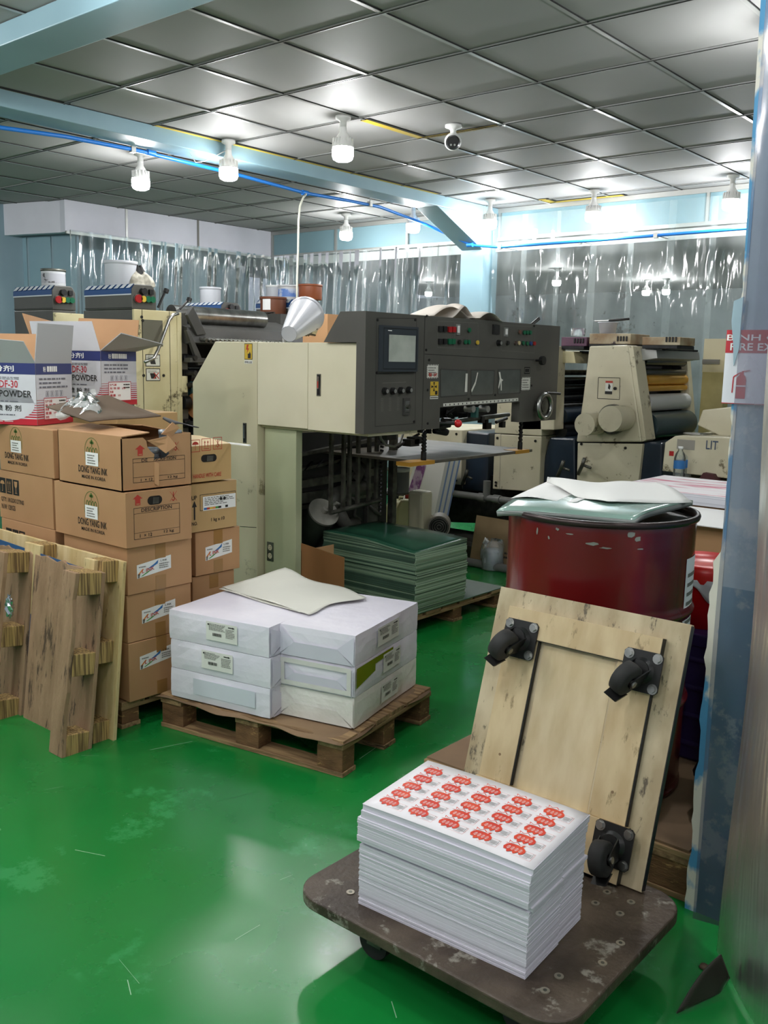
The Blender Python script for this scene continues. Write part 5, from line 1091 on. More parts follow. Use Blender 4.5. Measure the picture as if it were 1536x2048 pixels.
# windows in the console
for pts in (((881, 738), (934, 741), (934, 790), (881, 794)), ((942, 740), (989, 741), (986, 789), (942, 791)), ((996, 739), (1041, 739), (1040, 786), (996, 788))):
    q = MB(); F = Face(q, (FX, 0, 0), (0, 1, 0), (0, 0, 1), .0006); F.poly(pts, mat('smeared window', '5d615c', .22, c2='4a4e4a', ns=14, contrast=.7, coat=.3, bump=.1, bs=12), 1, px=True)
    qq = [F.px(*p) for p in pts]
    for i in range(4): F.line(qq[i], qq[(i+1) % 4], .006, grey2, 2)
    q.build('window', t)
    # torn pale tape hanging on it
for pts in (((931, 747), (935, 747), (934, 784), (929, 784)), ((954, 745), (956, 745), (951, 768), (943, 785), (942, 780), (950, 763)), ((997, 744), (1000, 744), (1002, 757), (1006, 760), (1003, 763), (1003, 781), (1001, 781), (1001, 764), (997, 778), (996, 774), (999, 758))):
    q = MB(); F = Face(q, (FX+.002, 0, 0), (0, 1, 0), (0, 0, 1), .0016); n_ = len(pts); vs = [F.at(*F.px(*p)) for p in pts]; q.add(vs, [tuple(range(n_))[::-1]], stick); q.build('tape_strip', t)
q = MB(); F = Face(q, (FX, 0, 0), (0, 1, 0), (0, 0, 1), .0006); p = [F.px(*p) for p in ((886, 813), (1036, 802), (1036, 796), (886, 807))]; q.add([F.at(*c, 3) for c in p]+[F.at(c[0], c[1], -2) for c in p], [(0,1,2,3), (4,5,1,0), (2,6,7,3)], stick)
for k in range(19):
    a = Vector(p[3]).lerp(Vector(p[2]), (k+.5)/19); c = Vector(p[0]).lerp(Vector(p[1]), (k+.5)/19); F.line(a.lerp(c, .25), a.lerp(c, .8), .008, ink, 5)
q.build('scale_ruler', t, label='white numbered scale strip')
# knob and handwheel on the right
q = MB(); c = P(1072, 721, x=FX); q.cyl((FX, c.y-.0, c.z), (FX+.035, c.y, c.z), .008, black); q.cyl((FX+.035, c.y, c.z), (FX+.06, c.y, c.z), .028, black, n=8, smooth=False); q.build('star_knob', t)
c = P(1077, 812, x=FX); q = MB(); Rw = .098; T = Matrix.Translation((FX+.045, c.y, c.z)) @ Matrix.Rotation(PI/2, 4, 'Y')
q.lathe([(Rw-.022+.016*math.cos(a), .016*math.sin(a)) for a in [2*PI*i/12 for i in range(13)]], steel, T, n=32); q.cyl((FX+.0, c.y, c.z), (FX+.05, c.y, c.z), .04, steeld); q.lathe([(0, 0), (.045, 0)], steeld, T)
q.build('handwheel', t, label='chrome handwheel'); q = MB(); q.cyl((FX+.05, c.y+.01, c.z+.085), (FX+.055, c.y+.17, c.z+.078), .009, black); q.build('wheel_handle', t)
c = P(1068, 636, x=FX-.1); MB().cyl((FX-.1, c.y-.03, ztop), (FX-.1, c.y+.06, ztop+.045), .011, black).build('handle', t)
# dark mechanism in the notch and below
b = MB(); zz = zbot; b.box((FX-.55, yA-.02, zbot+.04), (FX-.20, yB_+.05, zA+.02), blackm)
R_ = random.Random(8)
for k in range(26):
    y = R_.uniform(yA, yB_); z = R_.uniform(zbot-.03, zA-.03); L_ = R_.uniform(.03, .12); x = FX-R_.uniform(.03, .22)
    if k % 2: b.cyl((x, y, z), (x, min(y+L_, yB_), z+R_.uniform(-.03, .03)), R_.uniform(.008, .02), blackm, n=10)
    else: b.box((x-.03, y, z-.02), (x, y+L_*.5, z+.02), blackm)
b.cyl((FX-.08, yA-.0, zA-.10), (FX-.08, yB_, zA-.07), .014, steeld, n=12); b.build('feed_mechanism', t)
for x, y in ((942, 818), (971, 818)): c = P(x, y, x=FX-.02); MB().cyl((FX-.06, c.y, c.z), (FX-.0, c.y, c.z), .02, alu, n=14).build('suction_fitting', t)
q = MB(); c = P(955, 825, x=FX-.01); q.box((FX-.05, c.y-.012, c.z-.03), (FX-.01, c.y+.012, c.z+.03), mat('teal gauge', '2e5a55', .3)); q.build('gauge', t)
q = MB(); a = P(916, 847, x=FX+.02); q.cyl((FX-.12, a.y-.16, a.z+.0), tuple(a), .010, black); r = .0235
root = q.build('lever', t); q = MB(); q.lathe([(r*math.sin(PI*i/12), -r*math.cos(PI*i/12)) for i in range(13)], mat('red lever ball', 'd3262a', .2), Matrix.Translation(a), n=20); q.build('lever_ball', root, label='red ball grip')
q = MB(); hz = [(760, 866), (762, 878), (772, 890), (788, 893), (800, 886), (806, 868)]; q.tube([P(x, y, x=FX-.15) for x, y in hz], .007, mat('grey cable', '6c6c66', .5)); q.tube([P(x, y, x=FX-.2) for x, y in ((795, 895), (815, 880), (838, 868))], .008, blackr)
for x, y in ((830, 880), (822, 885), (775, 872)): c = P(x, y, x=FX-.18); q.box(c-V3(.03, .04, .02), c+V3(.03, .04, .02), black)
q.build('hanging_cable', t)
# pile board hung on two chains
pbm = mat('dark pile board', '6a6459', .5, c2='45423d', ns=3, stretch=(1, 4, 1), contrast=.5)
c1 = P(848, 925, x=FX-.03); zp = c1.z; cR = P(1042, 898, z=zp); cL = P(597, 890, z=zp)
MB().box((cL.x-.25, c1.y-.0, zp-.012), (c1.x, cR.y, zp+.006), pbm).build('pile_board', t, .003)
oy = mat('ochre paint', 'b5842a', .5)
for (x, y), (tx, ty) in (((847, 922), (845, 862)), ((1040, 896), (1038, 838))):
    c = P(x, y, x=FX-.06); q = MB(); n = 13; zt2 = P(tx, ty, x=FX-.06).z
    for k in range(n): z = zp+.05+(zt2-zp-.05)*(k+.5)/n; q.cyl((c.x, c.y-.007*(1+(k % 2)), z-.011), (c.x, c.y+.007*(1+(k % 2)), z+.003), .009, blackm, n=8)
    q.cyl((c.x, c.y, zp+.004), (c.x, c.y, zp+.055), .016, blackm, n=12); q.build('lift_chain', t)
    MB().box((c.x-.06, c.y-.17 if x < 900 else c.y-.10, zp-.014), (c.x+.035, c.y+.06, zp+.008), oy).build('board_bracket', t, label='ochre bracket')
# slatted inside and standing bars
b = MB(); xi = xm+.012
def ip(x, y): return P(x, y, x=xi)
for (a, c, w_) in (((595, 905), (745, 875), 7), ((595, 935), (745, 900), 6), ((595, 960), (745, 935), 16), ((595, 985), (740, 965), 22), ((595, 1010), (735, 985), 8)):
    p, q_ = ip(*a), ip(*c); h = w_/1873*5.4; b.add([p, q_, q_-V3(0, 0, h), p-V3(0, 0, h), p+V3(.04, 0, 0), q_+V3(.04, 0, 0), q_+V3(.04, 0, -h), p+V3(.04, 0, -h)], [(4,5,6,7), (0,1,5,4), (3,7,6,2), (1,2,6,5)], steeld)
for k in range(7): p = ip(608+22*k, 922-4*k); b.add([p+V3(.03, -.04, -.05), p+V3(.03, .03, 0), p+V3(.05, .03, .0), p+V3(.05, -.04, -.05)], [(0,1,2,3)], blackm)
b.build('slatted_guard', t)
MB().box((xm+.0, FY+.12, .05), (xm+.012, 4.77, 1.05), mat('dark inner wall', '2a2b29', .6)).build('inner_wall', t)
for (x, y0, y1) in ((663, 868, 1024), (688, 868, 1018), (700, 868, 1013), (717, 868, 1008), (739, 868, 1002), (753, 920, 1000), (786, 922, 1046)):
    X_ = -3.72; a = P(x, y0, x=X_); c = P(x, y1, x=X_); r = .010 if x < 780 else .02
    MB().box((X_-r, a.y-r, c.z), (X_+r, a.y+r, max(a.z, 1.10)), steeld).build('guide_bar', t)
a, c = P(660, 1026, x=-3.70), P(760, 1000, x=-3.70); q = MB().cyl(a, c, .013, steeld); q.build('cross_rod', t)
q = MB(); 
for k in range(24): z = .56+.025*k; c = P(762, 960, x=-3.70); q.cyl((c.x, c.y, z), (c.x, c.y+.004, z+.012), .012, blackm, n=8)
q.build('lift_chain', t)
# ---------------------------------------------------------------- things standing on the feeder
cone = mat('pale grey plastic', 'b9bcc2', .35)
a, c = P(578, 668, d=5.12), P(612, 630, d=5.42); q = MB(); q.cyl(a, c, .045, cone, r2=.105, n=28, caps=False); q.cyl(a+(a-c)*.001, a+(c-a)*.02, .043, cone, n=24); q.cyl(c+(a-c)*.04, c, .106, cone, r2=.110, n=28, caps=False)
t2 = thing('cone_funnel', 'tilted pale grey plastic cone on a bracket on top of the cream cabinet', 'funnel', (a.x, a.y, zt_)); q.build('cone', t2)
f0 = P(570, 668, d=5.35); q = MB(); q.tube([P(580, 655, d=5.33), P(570, 658, d=5.35), P(568, 668, d=5.37), (P(568, 670, d=5.37).x, P(568, 670, d=5.37).y, zt_+.0)], .009, cone); q.build('bracket', t2)
c = P(625, 648, d=5.5); q = MB(); dd = V3(-.5, -.8, .1).normalized(); 
Tm = Matrix.Translation(c) @ dd.to_track_quat('Z', 'Y').to_matrix().to_4x4(); q.lathe([(.028, -.024), (.058, -.024), (.058, .024), (.028, .024), (.028, -.024)], mat('cream tape', 'cfc4a0', .4), Tm, n=28)
tag(q.build('tape_roll'), 'cream roll of tape standing next to the pale grey cone', 'tape roll')
R_ = random.Random(12); q = MB()
pts = [P(590+R_.uniform(-14, 46), 672-R_.uniform(0, 22), d=5.42+R_.uniform(-.05, .05)) for _ in range(26)]; q.tube(pts, .006, mat('brownish hose', '6d6350', .6), n=6)
tag(q.build('hose_coil'), 'tangle of brownish hoses lying behind the grey cone', 'hose')
q = MB(); pm = mat('creased paper', 'cfc7bd', .7)
for (x0, x1, yt, dd_, s_) in ((868, 952, 608, 5.3, 1), (905, 960, 604, 5.35, 2), (960, 1010, 622, 5.4, 3)):
    q = MB(); a, c = P(x0, 632, d=dd_), P(x1, 634, d=dd_+.2); hgt = (P((x0+x1)/2, yt, d=dd_).z-ztop)
    def fn(u, v): p = a.lerp(c, u); k = math.sin(PI*min(1, u*1.1+.05))*(1 if s_ != 2 else (1-abs(u-.45)*1.6)); return V3(p.x-.25*v*(1-.2*u), p.y+.05*v, ztop+.003+max(.0, hgt*k*(.35+.65*math.sin(PI*(.25+.6*v)))))
    tag(MB().sheet(fn, 14, 8, pm, th=.001).build('paper_sheet'), ('creased paper lying open on top of the console', 'pointed folded paper standing on the console', 'thin curled paper on the console near the black handle')[s_-1], 'paper sheet', 'creased papers on the console')
# ================================================================ under and beside the feeder
mg = mat('dark green motor paint', '3c443c', .5, c2='30372f', ns=6); dsk = mat('pale machine disc', '8d8c84', .5, c2='7b7a72', ns=9)
a = P(646, 1026, d=5.55); ax_ = (P(646, 1026, d=5.55)-P(610, 1078, d=5.75)).normalized(); b0 = a-ax_*.27
t = thing('pump_motor', 'tilted dark motor drum with a pale disc end under the feeder', 'motor', (b0.x, b0.y, 0))
MB().cyl(b0, a, .088, mg, n=36).build('motor_body', t); q = MB(); q.cyl(a, a+ax_*.014, .095, dsk, n=36); q.cyl(a+ax_*.016, a+ax_*.05, .018, dsk); q.tube([a+ax_*.05, a+ax_*.05+V3(.03, .05, .03), a+ax_*.02+V3(.03, .10, .03)], .011, dsk); q.build('disc', t)
q = MB(); q.box((b0.x-.06, b0.y-.05, 0), (b0.x+.12, b0.y+.1, b0.z-.05), blackm); q.build('motor_stand', t)
t = thing('air_ducting', 'grey pump pipes and hoses behind the dark motor under the feeder', 'pipes', (-3.95, 4.7, 0)); g3 = mat('pump grey', '5f5f58', .5, c2='4b4b46', ns=8)
for pts, r in ((((660, 1020), (672, 990), (700, 978), (730, 975)), .05), (((672, 1015), (690, 1050), (712, 1048)), .045), (((705, 920), (720, 945), (712, 960)), .035), (((718, 930), (735, 950), (728, 970)), .03), (((740, 1010), (750, 1022), (760, 1030)), .012), (((690, 985), (712, 1000), (708, 1030), (720, 1040)), .012)):
    MB().tube([P(x, y, x=-3.93) for x, y in pts], r, g3, n=14).build('pipe', t)
MB().box((-3.985, P(725, 1090, x=-3.99).y, 0), V3(-3.95, P(748, 1000, x=-3.99).y, P(748, 1000, x=-3.99).z), g3).build('pump_block', t, .01)
MB().box((-3.93, 4.93, .0), (-3.80, 5.05, .62), creamclean).build('pump_cover', t, .02)
# cardboard box on the floor left of the green stack
a = P(602, 1090, y=3.75); c = P(688, 1107, y=3.90)
t = thing('open_cardboard_box', 'open dark brown cardboard carton between the reams and the green stack', 'box', (-3.85, 3.9, 0)); z0 = .0
q = MB(); xx0, xx1, yy0, yy1, hz = -3.98, -3.79, 3.44, 3.60, .30
xx0 = P(602, 1100, y=3.45).x; xx1 = P(688, 1107, y=3.45).x; hz = P(640, 1098, y=3.45).z
q.prism([(xx0, 0), (xx1, 0), (xx1, hz-.02), (xx0, hz+.01)], 1, 3.45, 3.455, mat('darker brown cardboard', '8c6238', .8)); q.box((xx0, 3.45, 0), (xx0+.004, 3.7, hz-.03), card); q.box((xx0, 3.45, 0), (xx1, 3.7, .005), card); q.box((xx1-.004, 3.45, 0), (xx1, 3.7, .06), card); q.box((xx0, 3.696, 0), (xx1, 3.7, .06), card); q.build('box_body', t)  # front panel in a darker brown than the other walls
# jerry cans
jm = mat('milky plastic can', 'b9b795', .45, c2='a9a884', ns=4, contrast=.6)
def can(label, px_, base_y, top_y, yy, w_, dp, cap):
    c = P(px_, top_y, y=yy); zb = 0; t = thing('jerry_can', label, 'can', (c.x, yy, 0), 0, 'milky plastic cans'); T = tr((c.x, yy, 0), math.radians(25)); h = c.z
    MB().prism([(-w_/2, 0), (w_/2, 0), (w_/2, h*.86), (w_*.36, h), (-w_*.36, h), (-w_/2, h*.86)], 1, -dp/2, dp/2, jm, T).build('can_body', t, .022, seg=4)
    if cap: MB().cyl(T @ V3(-w_*.2, 0, h-.004), T @ V3(-w_*.2, 0, h+.03), .026, mat('red cap', '9c1c1c', .4), n=20).build('cap', t, label='red screw cap'); 
    MB().tube([T @ V3(0, 0, h-.01), T @ V3(.0, 0, h+.025), T @ V3(w_*.28, 0, h+.025), T @ V3(w_*.30, 0, h-.01)], .010, jm).build('handle', t); return t
can('milky plastic jerry can with red cap standing behind the green stack', 829, 1065, 997, 5.45, .235, .18, True)
can('second milky plastic can half hidden left of the red-capped one', 799, 1060, 1000, 5.75, .20, .16, False)
# pedestal shelf with a tin
t = thing('steel_stand', 'dark steel angle stand with a small shelf beside the plastic cans', 'stand', (-4.0, 5.0, 0)); X_ = -4.05
a = P(786, 920, x=X_); q = MB(); 
q.box((X_-.018, a.y-.018, 0), (X_+.018, a.y+.018, .9), steeld); q.box((X_-.3, a.y-.01, .82), (X_, a.y+.01, .85), steeld)
q.build('upright', t); c = P(800, 985, x=X_); MB().box((X_-.2, a.y-.02, c.z-.012), (X_+.05, a.y+.20, c.z), steeld).build('shelf', t)
tin('grey tin with white lid on the small steel shelf', P(797, 960, x=X_-.02).x, P(797, 960, x=X_-.02).y, c.z, .075, .17, mat('grey pail', '6f7270', .5), white, group='tins of ink')
# purple printed board pack
t = thing('printed_board_pack', 'pack of leaning white boards with a purple print behind the jerry can', 'boards', (-3.4, 5.75, 0)); prm = mat('purple print', '7d4a86', .5, c2='b9a2bd', ns=14, fac=.5, contrast=.1)
p0, p1, p2, p3 = P(828, 932, y=5.75), P(895, 905, y=5.75), P(868, 1032, y=5.75), P(800, 1015, y=5.75)
b = MB(); e1_ = (p2-p3).normalized()
for k in range(9):
    o_ = V3(.0+.008*k, .010*k, 0); vs = [p+o_ for p in (p3, p2, p1, p0)]; vs += [v+V3(.008, .010, 0) for v in vs]
    b.add(vs, [(0,1,2,3), (7,6,5,4), (0,4,5,1), (1,5,6,2), (2,6,7,3), (3,7,4,0)], whitep if k % 3 != 2 else mat('pale blue board', '8fa6d2', .5))
n_ = (p2-p3).cross(p0-p3).normalized(); b2 = MB(); S_ = lambda u, v: p3.lerp(p2, u).lerp(p0.lerp(p1, u), v)+n_*.003
b2.add([S_(.08, .06), S_(.10, .96), S_(.32, .98), S_(.30, .04)], [(0, 3, 2, 1)], prm); b2.add([S_(.32, .30), S_(.32, .95), S_(.42, .9), S_(.40, .34)], [(0, 3, 2, 1)], prm)
b.build('board_stack', t); b2.build('print', t, label='purple printed picture')
# air motor wheel, cardboard, plastic bag, pipes on the floor at the back
c = P(878, 1054, d=6.3); t = thing('blower_motor', 'small round grey blower with a spiral grille behind the green stack', 'motor', (c.x, c.y, 0)); dd = V3(.55, -.8, .0).normalized()
MB().cyl(c-dd*.16, c, .075, mat('blower grey', '7c786c', .5), n=28).build('motor_body', t); q = MB()
for k in range(4): r = .06-.015*k; q.lathe([(r-.003, -.003), (r+.002, -.003), (r+.002, .004), (r-.003, .004), (r-.003, -.003)], steeld, Matrix.Translation(c+dd*.004) @ dd.to_track_quat('Z', 'Y').to_matrix().to_4x4(), n=24)
q.cyl(c-dd*.002, c+dd*.001, .066, black, n=24); q.build('grille', t); MB().box((c.x-.09, c.y-.0, .0), (c.x+.05, c.y+.12, c.z-.06), blackm).build('foot', t)
a = P(938, 1128, z=0.0); c = P(1030, 1140, z=0.0); zt3 = P(945, 1030, y=a.y+.1).z
t = MB(); T = tr((a.x, a.y, 0)) @ Matrix.Rotation(math.radians(-12), 4, 'X'); t.prism([(0, 0), (.62, 0), (.62, .36), (0, .37)], 1, 0, .006, mat('faded cardboard', '8d7858', .85, c2='7d694b', ns=3), T); F = Face(t, T @ V3(0, 0, 0), T.to_3x3() @ V3(1, 0, 0), T.to_3x3() @ V3(0, 0, 1)); F.lines(.29, .08, .42, .14, 2, ink, 1, 3)
tag(t.build('cardboard_sheet'), 'flat cardboard panel leaning behind the clear bag left of the drum', 'cardboard')
c = P(980, 1140, z=0); t = MB(); f1 = film('clear bag film', haze=.2, gloss=1.5, rough=.1, bump=.9, bs=14, stretch=(1, 1, .6)); th_ = math.atan2(-c.y, -c.x)
def fn(u, v):
    a = 2*PI*u; z = .005+.215*v; r = 1+.06*math.sin(a*5+v*4)+.05*math.sin(a*3-v*6); k = (1-.0*v) if v < .8 else 1-(v-.8)*1.2
    return V3(c.x+.085*r*k*math.cos(a)*(1), c.y+.10*r*k*math.sin(a)*.8+.03, z)
t.sheet(fn, 32, 18, f1); root = t.build('plastic_bag'); tag(root, 'clear plastic bag with white content standing on the green floor near the drum', 'plastic bag')
q = MB(); q.lathe([(0, .004), (.068, .006), (.075, .06), (.07, .13), (.04, .155), (0, .15)], mat('whitish content', 'c3c6cf', .6, c2='a7abb8', ns=15), tr((c.x, c.y+.03, 0)), n=20); q.build('content', root)
MB().tube([V3(c.x-.06, c.y, .19), V3(c.x-.05, c.y, .225), V3(c.x-.03, c.y+.01, .20)], .012, whitep).build('knot', root)
plat = mat('oily platform', '4b4a45', .6, c2='36352f', ns=6)
MB_ = MB().box((-4.9, 5.95, 0), (-1.2, 6.2, .13), plat); MB_.box((-4.9, 5.80, .0), (-1.2, 5.95, .10), plat)
tag(MB_.build('footboard'), 'dark oily footboard running in front of the right press', 'platform')
tag(MB().prism([(-3.72, 5.80), (-3.50, 5.72), (-3.42, 5.90), (-3.62, 5.98)], 2, .122, .128, mat('tan offcut', 'bda47c', .8)).build('cardboard_sheet'), 'tan cardboard offcut lying flat on the dark footboard', 'cardboard')
pg_ = mat('grey plastic pipe', '6d6e6c', .45); y_ = 5.86
a, c = P(892, 985, y=y_), P(1045, 993, y=y_); t = thing('drain_pipe', 'grey plastic pipe with a tee running along the foot of the right press', 'pipe', tuple(a))
MB().cyl(a, (c.x+.6, c.y, a.z), .026, pg_, n=20).build('pipe', t)
for x in (965, 995): q = P(x, 985, y=y_); MB().cyl((q.x-.03, y_, a.z), (q.x+.03, y_, a.z), .033, pg_, n=20).build('coupling', t)
q = P(974, 970, y=y_); MB().cyl((q.x, y_, a.z), (q.x, y_, a.z+.13), .028, pg_, n=20).build('tee_branch', t)
for yy, r in ((5.60, .03), (5.7, .022)): tag(MB().cyl((-3.9, yy, r+.001), (-3.3, yy, r+.001), r, pg_, n=16).build('pipe_length'), 'short grey pipe length on the floor behind the green stack%s' % (', thicker one' if r > .025 else ', thinner one'), 'pipe')
# ================================================================ right-hand press (several units in a row, seen from its working side)
KY = 5.96
kp = lambda x, y: P(x, y, y=KY)
def poly_prism(pts, y0, y1, m_, name, parent, bevel=.004, label=None):
    return MB().prism([(P(*p, y=y0).x, P(*p, y=y0).z) for p in pts], 1, y0, y1, m_).build(name, parent, bevel, label)
t = thing('offset_press', 'long ivory and navy offset printing press along the back wall on the right', 'printing machine', (-2.9, 6.4, 0)); KP = t
# unit with round covers
poly_prism([(1178, 692), (1256, 690), (1284, 884), (1152, 884), (1165, 800)], KY, KY+.16, komori, 'side_frame', t, .012)
poly_prism([(1256, 692), (1266, 692), (1292, 880), (1284, 884)], KY+.002, KY+.155, komori, 'side_frame_edge', t, .004)
poly_prism([(1155, 886), (1285, 888), (1262, 1100), (1150, 1100)], KY, KY+.04, komori, 'lower_cover', t, .006)
q = MB(); F = Face(q, (0, KY, 0), (1, 0, 0), (0, 0, 1)); pts = [F.px(*p) for p in ((1197, 755), (1240, 756), (1239, 799), (1195, 797))]
for i in range(4): F.line(pts[i], pts[(i+1) % 4], .004, seam)
a = F.px(1210, 788); c = F.px(1226, 762); F.rect(a[0], a[1], c[0], c[1], stick, 2); F.rect(a[0], c[1]-.014, c[0], c[1], inkred, 3); F.rect(a[0], a[1], c[0], a[1]+.02, ink, 3); F.poly([(a[0]+.02, a[1]+.04), (a[0]+.035, a[1]+.03), (a[0]+.04, a[1]+.055), (a[0]+.025, a[1]+.075)], ink, 3)
u, v = F.px(1231, 777); F.knob(u, v, .011, .012, black); q.build('inspection_panel', t)
for (x, y, r, m_) in ((1169, 849, .086, komori), (1220, 838, .098, komori)):
    c = kp(x, y); q = MB()
    if r > .09: q.cyl((c.x+.03, KY, c.z), (c.x+.03, KY-.04, c.z), r*1.05, steeld, n=36)
    c2 = P(x, y, y=KY-.22); q.cyl((c2.x, KY-.02, c2.z), (c2.x, KY-.22, c2.z), r*.88, m_, n=40); q.build('round_cover', t, .008)
def rollers(x0, x1, specs, y0=KY+.18, y1=KY+.86):
    """specs: (image y, radius, material); rollers lie along y behind the opening"""
    for (ix, iy, r, m_) in specs:
        c = P(ix, iy, y=y0); MB().cyl((c.x, y0, c.z), (c.x, y1, c.z), r, m_, n=32).build('roller', t)
goldm = mat('golden roller', 'd39a35', .22, metal=.45, c2='dba848', ns=3); copp = mat('copper brown roller', '8a5c33', .25, metal=.7); whr = mat('white blanket roller', 'b9bbba', .4); tealr = mat('dark teal cylinder', '36474b', .3, c2='2b3a3e', ns=3, coat=.3); blk = mat('black roller', '17191c', .25, coat=.3)
rollers(0, 0, [(1286, 745, .028, blk), (1288, 760, .036, goldm), (1290, 777, .022, goldm), (1288, 806, .060, whr), (1292, 852, .092, tealr), (1285, 722, .035, blk)])
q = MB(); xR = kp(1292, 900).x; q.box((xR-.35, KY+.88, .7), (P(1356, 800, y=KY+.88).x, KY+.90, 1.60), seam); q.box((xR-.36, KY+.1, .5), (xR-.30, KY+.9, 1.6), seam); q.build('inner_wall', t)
FYK = KY+.9
def farp(pts, m_, nm, th=.07, bev=.004): return MB().prism([(P(x, y, y=FYK).x, P(x, y, y=FYK).z) for x, y in pts], 1, FYK, FYK+th, m_).build(nm, t, bev)
farp([(1355, 696), (1372, 696), (1384, 840), (1380, 930), (1366, 930), (1360, 800)], komori, 'side_frame')
farp([(1340, 700), (1358, 700), (1368, 880), (1352, 880)], grey2, 'bearing_plate')
# ink fountain above the rollers
q = MB(); a = P(1278, 722, y=KY+.12); c = P(1366, 700, y=KY+.86)
q.prism([(a.x, a.z), (a.x+.0, a.z+.085), (a.x+.12, a.z+.075), (a.x+.13, a.z+.02)], 1, KY+.12, KY+.86, alu)
R_ = random.Random(3)
for k in range(24): y = KY+.25+.024*k; q.box((a.x+.10, y, a.z+.075), (a.x+.13, y+.012, a.z+.09), blackm)
q.build('ink_fountain', t, .003)
# lower navy guards and cream housings to the left, in a row
poly_prism([(1099, 874), (1150, 876), (1152, 1040), (1078, 1040), (1082, 938)], KY+.06, KY+.8, navy, 'navy_guard', t, .015)
poly_prism([(1286, 884), (1325, 886), (1322, 1040), (1258, 1040), (1262, 950)], KY+.04, KY+.8, navy, 'navy_guard', t, .015)
poly_prism([(990, 800), (1083, 800), (1083, 872), (989, 866)], KY, KY+.85, komori, 'side_frame', t, .006)
poly_prism([(989, 868), (1083, 873), (1078, 984), (985, 978)], KY, KY+.85, komori, 'lower_cover', t, .006)
poly_prism([(930, 862), (978, 866), (975, 985), (922, 980)], KY+.06, KY+.8, navy, 'navy_guard', t, .015)
poly_prism([(790, 855), (925, 860), (922, 970), (780, 955)], KY, KY+.85, komori, 'lower_cover', t, .006)
poly_prism([(780, 985), (1330, 1010), (1330, 1060), (780, 1040)], KY+.05, KY+.85, blackm, 'base_frame', t, .004)
poly_prism([(780, 940), (1150, 960), (1150, 1000), (780, 990)], KY+.10, KY+.85, blackm, 'base_frame', t, .004)
q = MB(); F = Face(q, (0, KY, 0), (1, 0, 0), (0, 0, 1))
for (x, y) in ((995, 876), (1071, 882), (992, 965), (992, 971), (913, 868), (912, 961), (1163, 888), (1251, 896)): q = MB(); F.mb = q; u, v = F.px(x, y); F.knob(u, v, .010, .005, black, 10); q.build('screw', t)
q = MB(); F.mb = q; F.line(F.px(1002, 868), F.px(999, 980), .003, inkg); q.build('cover_seam', t)
for (x, y) in ((936, 952), (1128, 935), (1170, 930)):
    c = P(x, y, y=KY-.02); q = MB(); q.tube([c+V3(-.05, 0, -.07), c+V3(-.01, -.02, 0), c+V3(.01, -.03, .05)], .014, steeld); q.tube([c+V3(0, -.02, 0), c+V3(.07, -.05, -.01)], .010, steeld); q.build('drain_valve', t)
# rollers of the unit behind the console's right end
for (ix, iy, r, m_) in ((1118, 762, .03, blk), (1118, 780, .035, blk), (1118, 798, .035, blk), (1120, 812, .02, steel), (1120, 832, .06, navy), (1118, 745, .02, steeld), (1122, 862, .05, blk)):
    c = P(ix, iy, y=KY+.15); MB().cyl((c.x, KY+.15, c.z), (c.x, KY+.85, c.z), r, m_, n=24).build('roller', t)
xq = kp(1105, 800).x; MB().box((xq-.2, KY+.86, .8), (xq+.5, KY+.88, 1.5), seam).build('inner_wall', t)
a = P(1112, 720, y=KY+.1); q = MB(); q.prism([(a.x-.05, a.z-.02), (a.x-.05, a.z+.07), (a.x+.14, a.z+.06), (a.x+.16, a.z-.02)], 1, KY+.1, KY+.85, oldcream)
for k in range(24): y = KY+.22+.024*k; q.box((a.x+.12, y, a.z+.05), (a.x+.165, y+.012, a.z+.068), blackm)
q.build('ink_fountain', t, .003)
poly_prism([(1042, 690), (1112, 692), (1108, 860), (1040, 860)], KY, KY+.14, komori, 'side_frame', t, .006)
# trays on top of the units
dirt = mat('ink stained tray', 'b3a88c', .5, c2='7d5f3c', ns=6, contrast=.3, c3='3b2a2a', ns3=8, th3=.6); purt = mat('purple ink stains', '4b3044', .5, c2='5f3a50', ns=8)
for (x0, y0, x1, y1, m_, dd_) in ((1178, 688, 1262, 667, dirt, .3), (1284, 690, 1361, 674, dirt, .25), (1122, 692, 1174, 674, purt, .3)):
    a, c = P(x0, y0, y=KY+.1), P(x1, y1, y=KY+.1); q = MB(); q.box((a.x, KY+.1, a.z), (c.x, KY+.1+dd_, c.z), m_); q.box((a.x+.01, KY+.08, a.z-.025), (c.x-.01, KY+.12+dd_, a.z), blackm)
    F = Face(q, (0, KY+.1, 0), (1, 0, 0), (0, 0, 1))
    for k in range(4): s_ = c.x-.1+.022*k; F.slab(s_, a.z+.02, s_+.012, a.z+.055, .01, black)
    q.build('control_box', t, .004)
# delivery end with lettering
poly_prism([(1330, 885), (1350, 872), (1480, 876), (1480, 960), (1324, 942)], KY-.35, KY+.6, komori, 'delivery_cover', t, .006)
poly_prism([(1325, 955), (1480, 975), (1480, 1080), (1320, 1060)], KY-.45, KY+.6, komori, 'delivery_cover', t, .006)
q = MB(); F = Face(q, (0, KY-.35, 0), (1, 0, 0), (0, 0, 1)); a = F.px(1412, 895); c = F.px(1437, 883); F.text('LIT', a[0], a[1]-.01, c[0]+.0, c[1]+.002, mat('slate print', '3c4a5e', .5)); F.rect(F.px(1355, 875)[0], F.px(1355, 898)[1], F.px(1391, 875)[0], F.px(1355, 875)[1]-.01, mat('dull plate', '8d8a80', .4)); u, v = F.px(1343, 907); F.rect(u-.015, v-.015, u+.015, v+.015, red, 1); q.build('lettering', t)
poly_prism([(1394, 850), (1405, 820), (1480, 812), (1480, 875), (1440, 872)], KY-.1, KY+.6, komori, 'delivery_hood', t, .008)
pst = [(1405, 745, 1420, 560), ]
q = MB(); 
